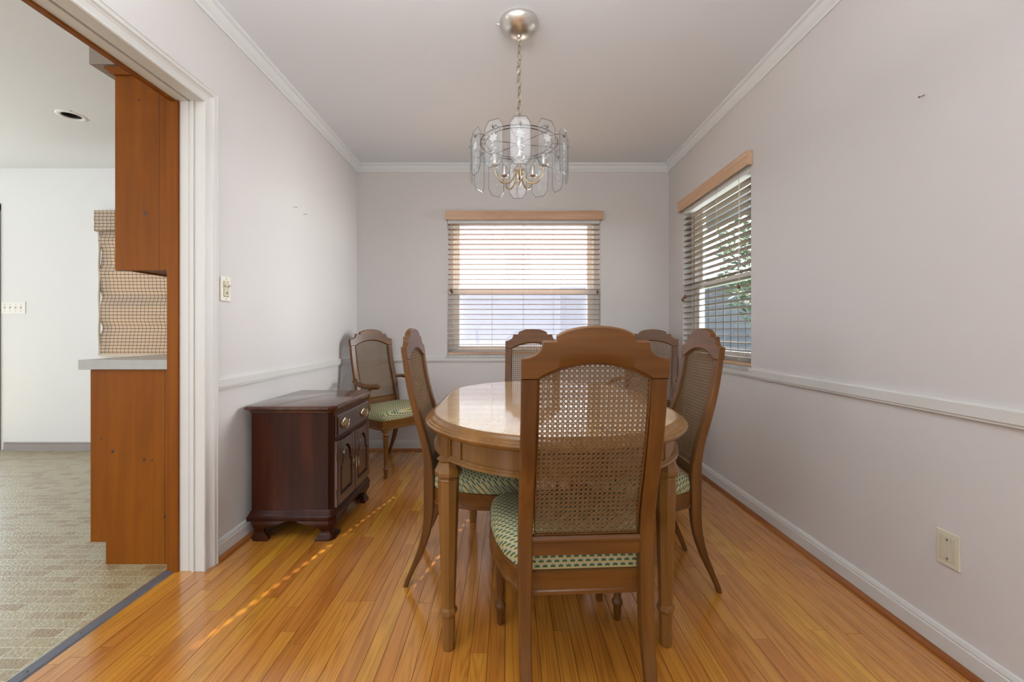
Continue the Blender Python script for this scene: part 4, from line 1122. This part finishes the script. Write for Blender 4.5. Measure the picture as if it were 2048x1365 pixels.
# drawer
ya, yb = 2.043 - oy, 2.507 - oy
bm = bmesh.new(); q = [(ya + 0.004, 0.494), (yb - 0.004, 0.494), (yb - 0.004, 0.600), (ya + 0.004, 0.600)]
loft(bm, q, [(0.0, XFc - 0.004), (0.0, XFc + 0.009), (-0.003, XFc + 0.012), (-0.006, XFc + 0.012), (-0.009, XFc + 0.015)], plane='yz'); dw = obj('drawer', bm, 'mahog_f', cbn)
def bail(yc, zc):
    xb = XFc + 0.015
    bm = bmesh.new()
    pl_ = [(-0.040, 0.002), (-0.034, -0.010), (-0.022, -0.014), (-0.012, -0.010), (-0.006, -0.022), (0.006, -0.022), (0.012, -0.010), (0.022, -0.014), (0.034, -0.010), (0.040, 0.002), (0.036, 0.012), (0.024, 0.012), (0.018, 0.022), (0.008, 0.018), (0.0, 0.028), (-0.008, 0.018), (-0.018, 0.022), (-0.024, 0.012), (-0.036, 0.012)]
    loft(bm, [(yc + a, zc + b) for a, b in pl_], [(0, xb), (0, xb + 0.0015), (-0.001, xb + 0.0022)], plane='yz')
    h = obj('bail_pull', bm, 'brass', dw)
    h_ = bmesh.new()
    for s in (-1, 1): tube(h_, [(xb, yc + s * 0.026, zc + 0.004), (xb + 0.006, yc + s * 0.026, zc + 0.004), (xb + 0.014, yc + s * 0.026, zc + 0.004), (xb + 0.016, yc + s * 0.026, zc + 0.004)], [0.0028, 0.0025, 0.0036, 0.002], 10)
    tube(h_, [(xb + 0.012, yc + 0.028 * math.cos(a), zc + 0.004 + 0.026 * math.sin(a)) for a in [PI + PI * i / 14 for i in range(15)]], [0.0024 + 0.0014 * math.sin(PI * i / 14) for i in range(15)], 8)
    tube(h_, [(xb + 0.012, yc - 0.028, zc + 0.004), (xb + 0.012, yc - 0.032, zc + 0.012)], 0.0028, 8); tube(h_, [(xb + 0.012, yc + 0.028, zc + 0.004), (xb + 0.012, yc + 0.032, zc + 0.012)], 0.0028, 8)
    # fold the bail into the same pull
    tmp = bpy.data.meshes.new('t'); bmesh.ops.recalc_face_normals(h_, faces=h_.faces[:]); h_.to_mesh(tmp); h_.free()
    b3 = bmesh.new(); b3.from_mesh(h.data); b3.from_mesh(tmp); b3.to_mesh(h.data); b3.free()
bail(2.135 - oy, 0.546); bail(2.415 - oy, 0.546)
# doors with arched raised panels
def door(y0, y1, side):
    z0, z1 = 0.150, 0.474
    bm = bmesh.new(); loft(bm, [(y0, z0), (y1, z0), (y1, z1), (y0, z1)], [(0, XFc - 0.003), (0, XFc + 0.006)], plane='yz')
    dd = obj('cabinet_door', bm, 'mahog_f', cbn)
    yc = (y0 + y1) / 2; hw = (y1 - y0) / 2 - 0.040; zb_, zs_, zp = z0 + 0.045, 0.345, z1 - 0.040
    hi, lo = XFc + 0.0165, XFc + 0.005
    def arch(y):
        t = abs(y - yc)
        if t > hw * 0.80: return zs_
        return zs_ + 0.010 + (zp - zs_ - 0.010) * math.sqrt(max(0, 1 - (t / (hw * 0.80)) ** 2))
    bm = bmesh.new()
    def pan(a0, a1, b0, b1): loft(bm, [(a0, b0), (a1, b0), (a1, b1), (a0, b1)], [(0, lo), (0, hi - 0.004), (-0.0012, hi - 0.0015), (-0.004, hi)], plane='yz')
    # stiles and bottom rail
    pan(y0, yc - hw, z0, z1); pan(yc + hw, y1, z0, z1)
    bx(bm, lo, hi, yc - hw - 0.004, yc + hw + 0.004, z0 + 0.004, zb_)
    ys = [yc - hw + 2 * hw * i / 36 for i in range(37)]
    ys = sorted(ys + [yc - hw * 0.801, yc + hw * 0.801])
    cols = [[bm.verts.new((lo, y, arch(y))), bm.verts.new((hi, y, arch(y))), bm.verts.new((hi, y, z1 - 0.004)), bm.verts.new((lo, y, z1))] for y in ys]
    for a, b in zip(cols, cols[1:]):
        for i in range(4): bm.faces.new((a[i], a[(i + 1) % 4], b[(i + 1) % 4], b[i]))
    obj('door_frame', bm, 'mahog_f', dd)
    g = 0.004; o_ = [(yc - hw + g, zb_ + g), (yc + hw - g, zb_ + g), (yc + hw - g, zs_ - g)]
    for i in range(19):
        a = PI * i / 18; o_.append((yc + (hw * 0.80 - g) * math.cos(a), zs_ + 0.006 + (zp - zs_ - 0.012) * math.sin(a)))
    o_.append((yc - hw + g, zs_ - g))
    bm = bmesh.new(); loft(bm, o_, [(0, XFc + 0.005), (-0.002, XFc + 0.008), (-0.014, XFc + 0.0150), (-0.0165, XFc + 0.0150)], plane='yz')
    obj('raised_panel', bm, 'mahog_f', dd)
    yp = y1 - 0.016 if side < 0 else y0 + 0.016
    bm = bmesh.new(); xb = XFc + 0.0165
    loft(bm, [(yp - 0.006, 0.292), (yp + 0.006, 0.292), (yp + 0.009, 0.312), (yp + 0.006, 0.332), (yp - 0.006, 0.332), (yp - 0.009, 0.312)], [(0, xb - 0.001), (0, xb + 0.0015)], plane='yz')
    tube(bm, [(xb, yp, 0.318), (xb + 0.008, yp, 0.318), (xb + 0.014, yp, 0.318), (xb + 0.017, yp, 0.318)], [0.003, 0.003, 0.006, 0.003], 10)
    tube(bm, [(xb + 0.012, yp, 0.318), (xb + 0.013, yp, 0.300), (xb + 0.013, yp, 0.290), (xb + 0.013, yp, 0.280), (xb + 0.013, yp, 0.272)], [0.002, 0.0025, 0.006, 0.0045, 0.0015], 10)
    obj('drop_pull', bm, 'brass', dd, smooth=True)
    yh = y0 - 0.002 if side < 0 else y1 + 0.002
    for zc in (0.215, 0.395):
        bm = bmesh.new(); tube(bm, [(XFc + 0.008, yh, zc - 0.022), (XFc + 0.008, yh, zc + 0.022)], 0.0022, 8)
        obj('hinge', bm, 'screwd', dd, smooth=True)
ym = (ya + yb) / 2
door(ya, ym - 0.0012, -1); door(ym + 0.0012, yb, 1)

# ------------------------------------------------------------ chandelier
HX, HY = 0.048, 1.911
ch = thing('chandelier', 'brass and nickel chandelier ringed with etched glass panels', 'chandelier', loc=(HX, HY, HC))
bm = bmesh.new(); lathe(bm, [(0.090, 0.0), (0.0905, -0.012), (0.086, -0.020), (0.080, -0.028), (0.066, -0.045), (0.045, -0.057), (0.022, -0.063), (0.012, -0.065), (0.012, -0.074), (0.006, -0.080)], 48)
obj('canopy', bm, 'nickel', ch, smooth=True)
bm = bmesh.new(); tube(bm, [(-0.090, -0.004, -0.010), (-0.098, -0.004, -0.010), (-0.102, -0.004, -0.006), (-0.104, -0.004, -0.002)], 0.0015, 6)
obj('canopy_hook', bm, 'nickel', ch)
# chain
def link_mesh():
    bm = bmesh.new(); pts = []
    for i in range(20):
        a = 2 * PI * i / 20; pts.append((0.0098 * math.cos(a), 0, 0.0190 * math.sin(a)))
    tube(bm, pts, 0.0019, 6, True); return bm
z = -0.092; k = 0; l0 = None
ring_z = 1.882 - HC
while z > ring_z + 0.115:
    if l0 is None: l0 = obj('chain_link', link_mesh(), 'chain', ch, smooth=True); l = l0
    else: l = l0.copy(); C.objects.link(l); l.parent = ch
    l.location = (0.0015 * math.sin(k), 0, z); l.rotation_euler = (0.05 * math.sin(k * 1.7), 0.06 * math.cos(k * 2.1), (PI / 2) * (k % 2) + 0.5)
    z -= 0.0318; k += 1
zend = z
bm = bmesh.new(); tube(bm, [(0.004 * math.sin(i * 1.1), 0.004 * math.cos(i * 1.1), -0.07 + (zend + 0.0 + 0.07) * i / 40) for i in range(41)], 0.0013, 5); obj('lamp_cord', bm, 'chain', ch)
# hub stem
bm = bmesh.new(); lathe(bm, [(0.003, zend + 0.02), (0.006, zend + 0.005), (0.006, ring_z + 0.03), (0.010, ring_z + 0.02), (0.012, ring_z), (0.007, ring_z - 0.02), (0.007, ring_z - 0.10), (0.013, ring_z - 0.108), (0.027, ring_z - 0.118), (0.030, ring_z - 0.128), (0.018, ring_z - 0.140), (0.011, ring_z - 0.165), (0.014, ring_z - 0.178), (0.008, ring_z - 0.188), (0.003, ring_z - 0.198)], 24)
obj('stem', bm, 'nickel', ch, smooth=True)
for r in (0.152, 0.177):
    bm = bmesh.new(); tube(bm, [(r * math.cos(2 * PI * i / 64), r * math.sin(2 * PI * i / 64), ring_z) for i in range(64)], 0.0021, 6, True); obj('ring', bm, 'darkwire', ch, smooth=True)
for i in range(3):
    a = PI * i / 3 + 0.26; bm = bmesh.new(); tube(bm, [(-0.177 * math.cos(a), -0.177 * math.sin(a), ring_z), (0.177 * math.cos(a), 0.177 * math.sin(a), ring_z)], 0.0014, 6); obj('spoke', bm, 'darkwire', ch)
# arms, cups, sleeves, bulbs
for i in range(5):
    a = -PI / 2 + 2 * PI * i / 5; ca, sa = math.cos(a), math.sin(a)
    bm = bmesh.new(); pts = []
    zc = ring_z - 0.120
    for (r, dz) in [(0.014, 0.0), (0.020, -0.020), (0.030, -0.046), (0.046, -0.064), (0.064, -0.071), (0.082, -0.068), (0.098, -0.054), (0.109, -0.034), (0.115, -0.012), (0.116, 0.000)]: pts.append((r * ca, r * sa, zc + dz))
    tube(bm, pts, 0.0042, 10); am = obj('arm', bm, 'brass', ch, smooth=True)
    bm = bmesh.new(); lathe(bm, [(0.006, zc - 0.002), (0.020, zc + 0.004), (0.022, zc + 0.008), (0.011, zc + 0.010), (0.0105, zc + 0.052), (0.009, zc + 0.054)], 16, 0.116 * ca, 0.116 * sa); obj('candle_cup', bm, 'nickel', am, smooth=True)
    bm = bmesh.new(); z0 = zc + 0.054; lathe(bm, [(0.006, z0), (0.010, z0 + 0.008), (0.0165, z0 + 0.030), (0.0150, z0 + 0.048), (0.008, z0 + 0.068), (0.002, z0 + 0.086)], 14, 0.116 * ca, 0.116 * sa)
    obj('bulb', bm, 'bulb', am, smooth=True)
# bevelled octagonal glass panels with etched flower
hw_, hh_ = 0.0425, 0.0975
OCT = [(-0.024, -hh_), (0.024, -hh_), (hw_, -hh_ + 0.026), (hw_, hh_ - 0.026), (0.024, hh_), (-0.024, hh_), (-hw_, hh_ - 0.026), (-hw_, -hh_ + 0.026)]
bm = bmesh.new(); loft(bm, OCT, [(-0.007, -0.0028), (0, -0.0012), (0, 0.0012), (-0.007, 0.0028)], plane='xz')
pm = obj('glass_panel', bm, 'cglass', None, loc=(0, 0, 0))
bm = bmesh.new()
tube(bm, [(a, 0.0, b) for a, b in OCT], 0.0015, 6, True)
er = obj('panel_edge', bm, 'edgeglass', pm)
bm = bmesh.new(); yf = -0.0034
def petal(cx, cz, L_, w_, ang):
    P = [(0, 0), (L_ * .35, w_), (L_ * .8, w_ * .7), (L_, 0), (L_ * .8, -w_ * .7), (L_ * .35, -w_)]
    vs = []
    for yy in (yf, yf + 0.0005): vs.append([bm.verts.new((cx + x * math.cos(ang) - z * math.sin(ang), yy, cz + x * math.sin(ang) + z * math.cos(ang))) for x, z in P])
    bm.faces.new(vs[0]); bm.faces.new(vs[1][::-1])
    for i in range(6): bm.faces.new((vs[0][i], vs[0][(i + 1) % 6], vs[1][(i + 1) % 6], vs[1][i]))
for i in range(6): petal(0, 0.022, 0.020, 0.0062, PI * i / 3 + 0.3)
for i in range(5):
    petal(0.004 * math.sin(i), -0.004 - i * 0.014, 0.016, 0.003, (-0.6 if i % 2 else PI + 0.6)); petal(0.004 * math.sin(i), 0.0 - i * 0.014, 0.015, 0.0012, -PI / 2)
et = obj('etched_flower', bm, 'etched', pm)
bm = bmesh.new(); tube(bm, [(0.0, 0.045, ring_z - (ring_z - 0)), (0, 0, 0)], 0.001, 4); bm.free()
for i in range(12):
    a = -PI / 2 + 2 * PI * i / 12
    g = pm if i == 0 else pm.copy()
    if i:
        C.objects.link(g)
        for c_ in (er, et): d_ = c_.copy(); C.objects.link(d_); d_.parent = g
    g.parent = ch; g.location = (0.220 * math.cos(a), 0.220 * math.sin(a), 1.7985 - HC); g.rotation_euler = (0.0, 0, a + PI / 2)
    bm = bmesh.new(); ca, sa = math.cos(a), math.sin(a); zz = ring_z + 0.0
    tube(bm, [(0.152 * ca, 0.152 * sa, zz), (0.205 * ca, 0.205 * sa, zz - 0.002), (0.223 * ca, 0.223 * sa, zz - 0.022), (0.227 * ca, 0.227 * sa, zz - 0.020), (0.229 * ca, 0.229 * sa, zz - 0.010)], 0.0013, 5)
    tube(bm, [(0.222 * ca - 0.008 * sa, 0.222 * sa + 0.008 * ca, zz - 0.012), (0.2235 * ca, 0.2235 * sa, zz - 0.024), (0.222 * ca + 0.008 * sa, 0.222 * sa - 0.008 * ca, zz - 0.012)], 0.0013, 5)
    obj('hook', bm, 'darkwire', ch)
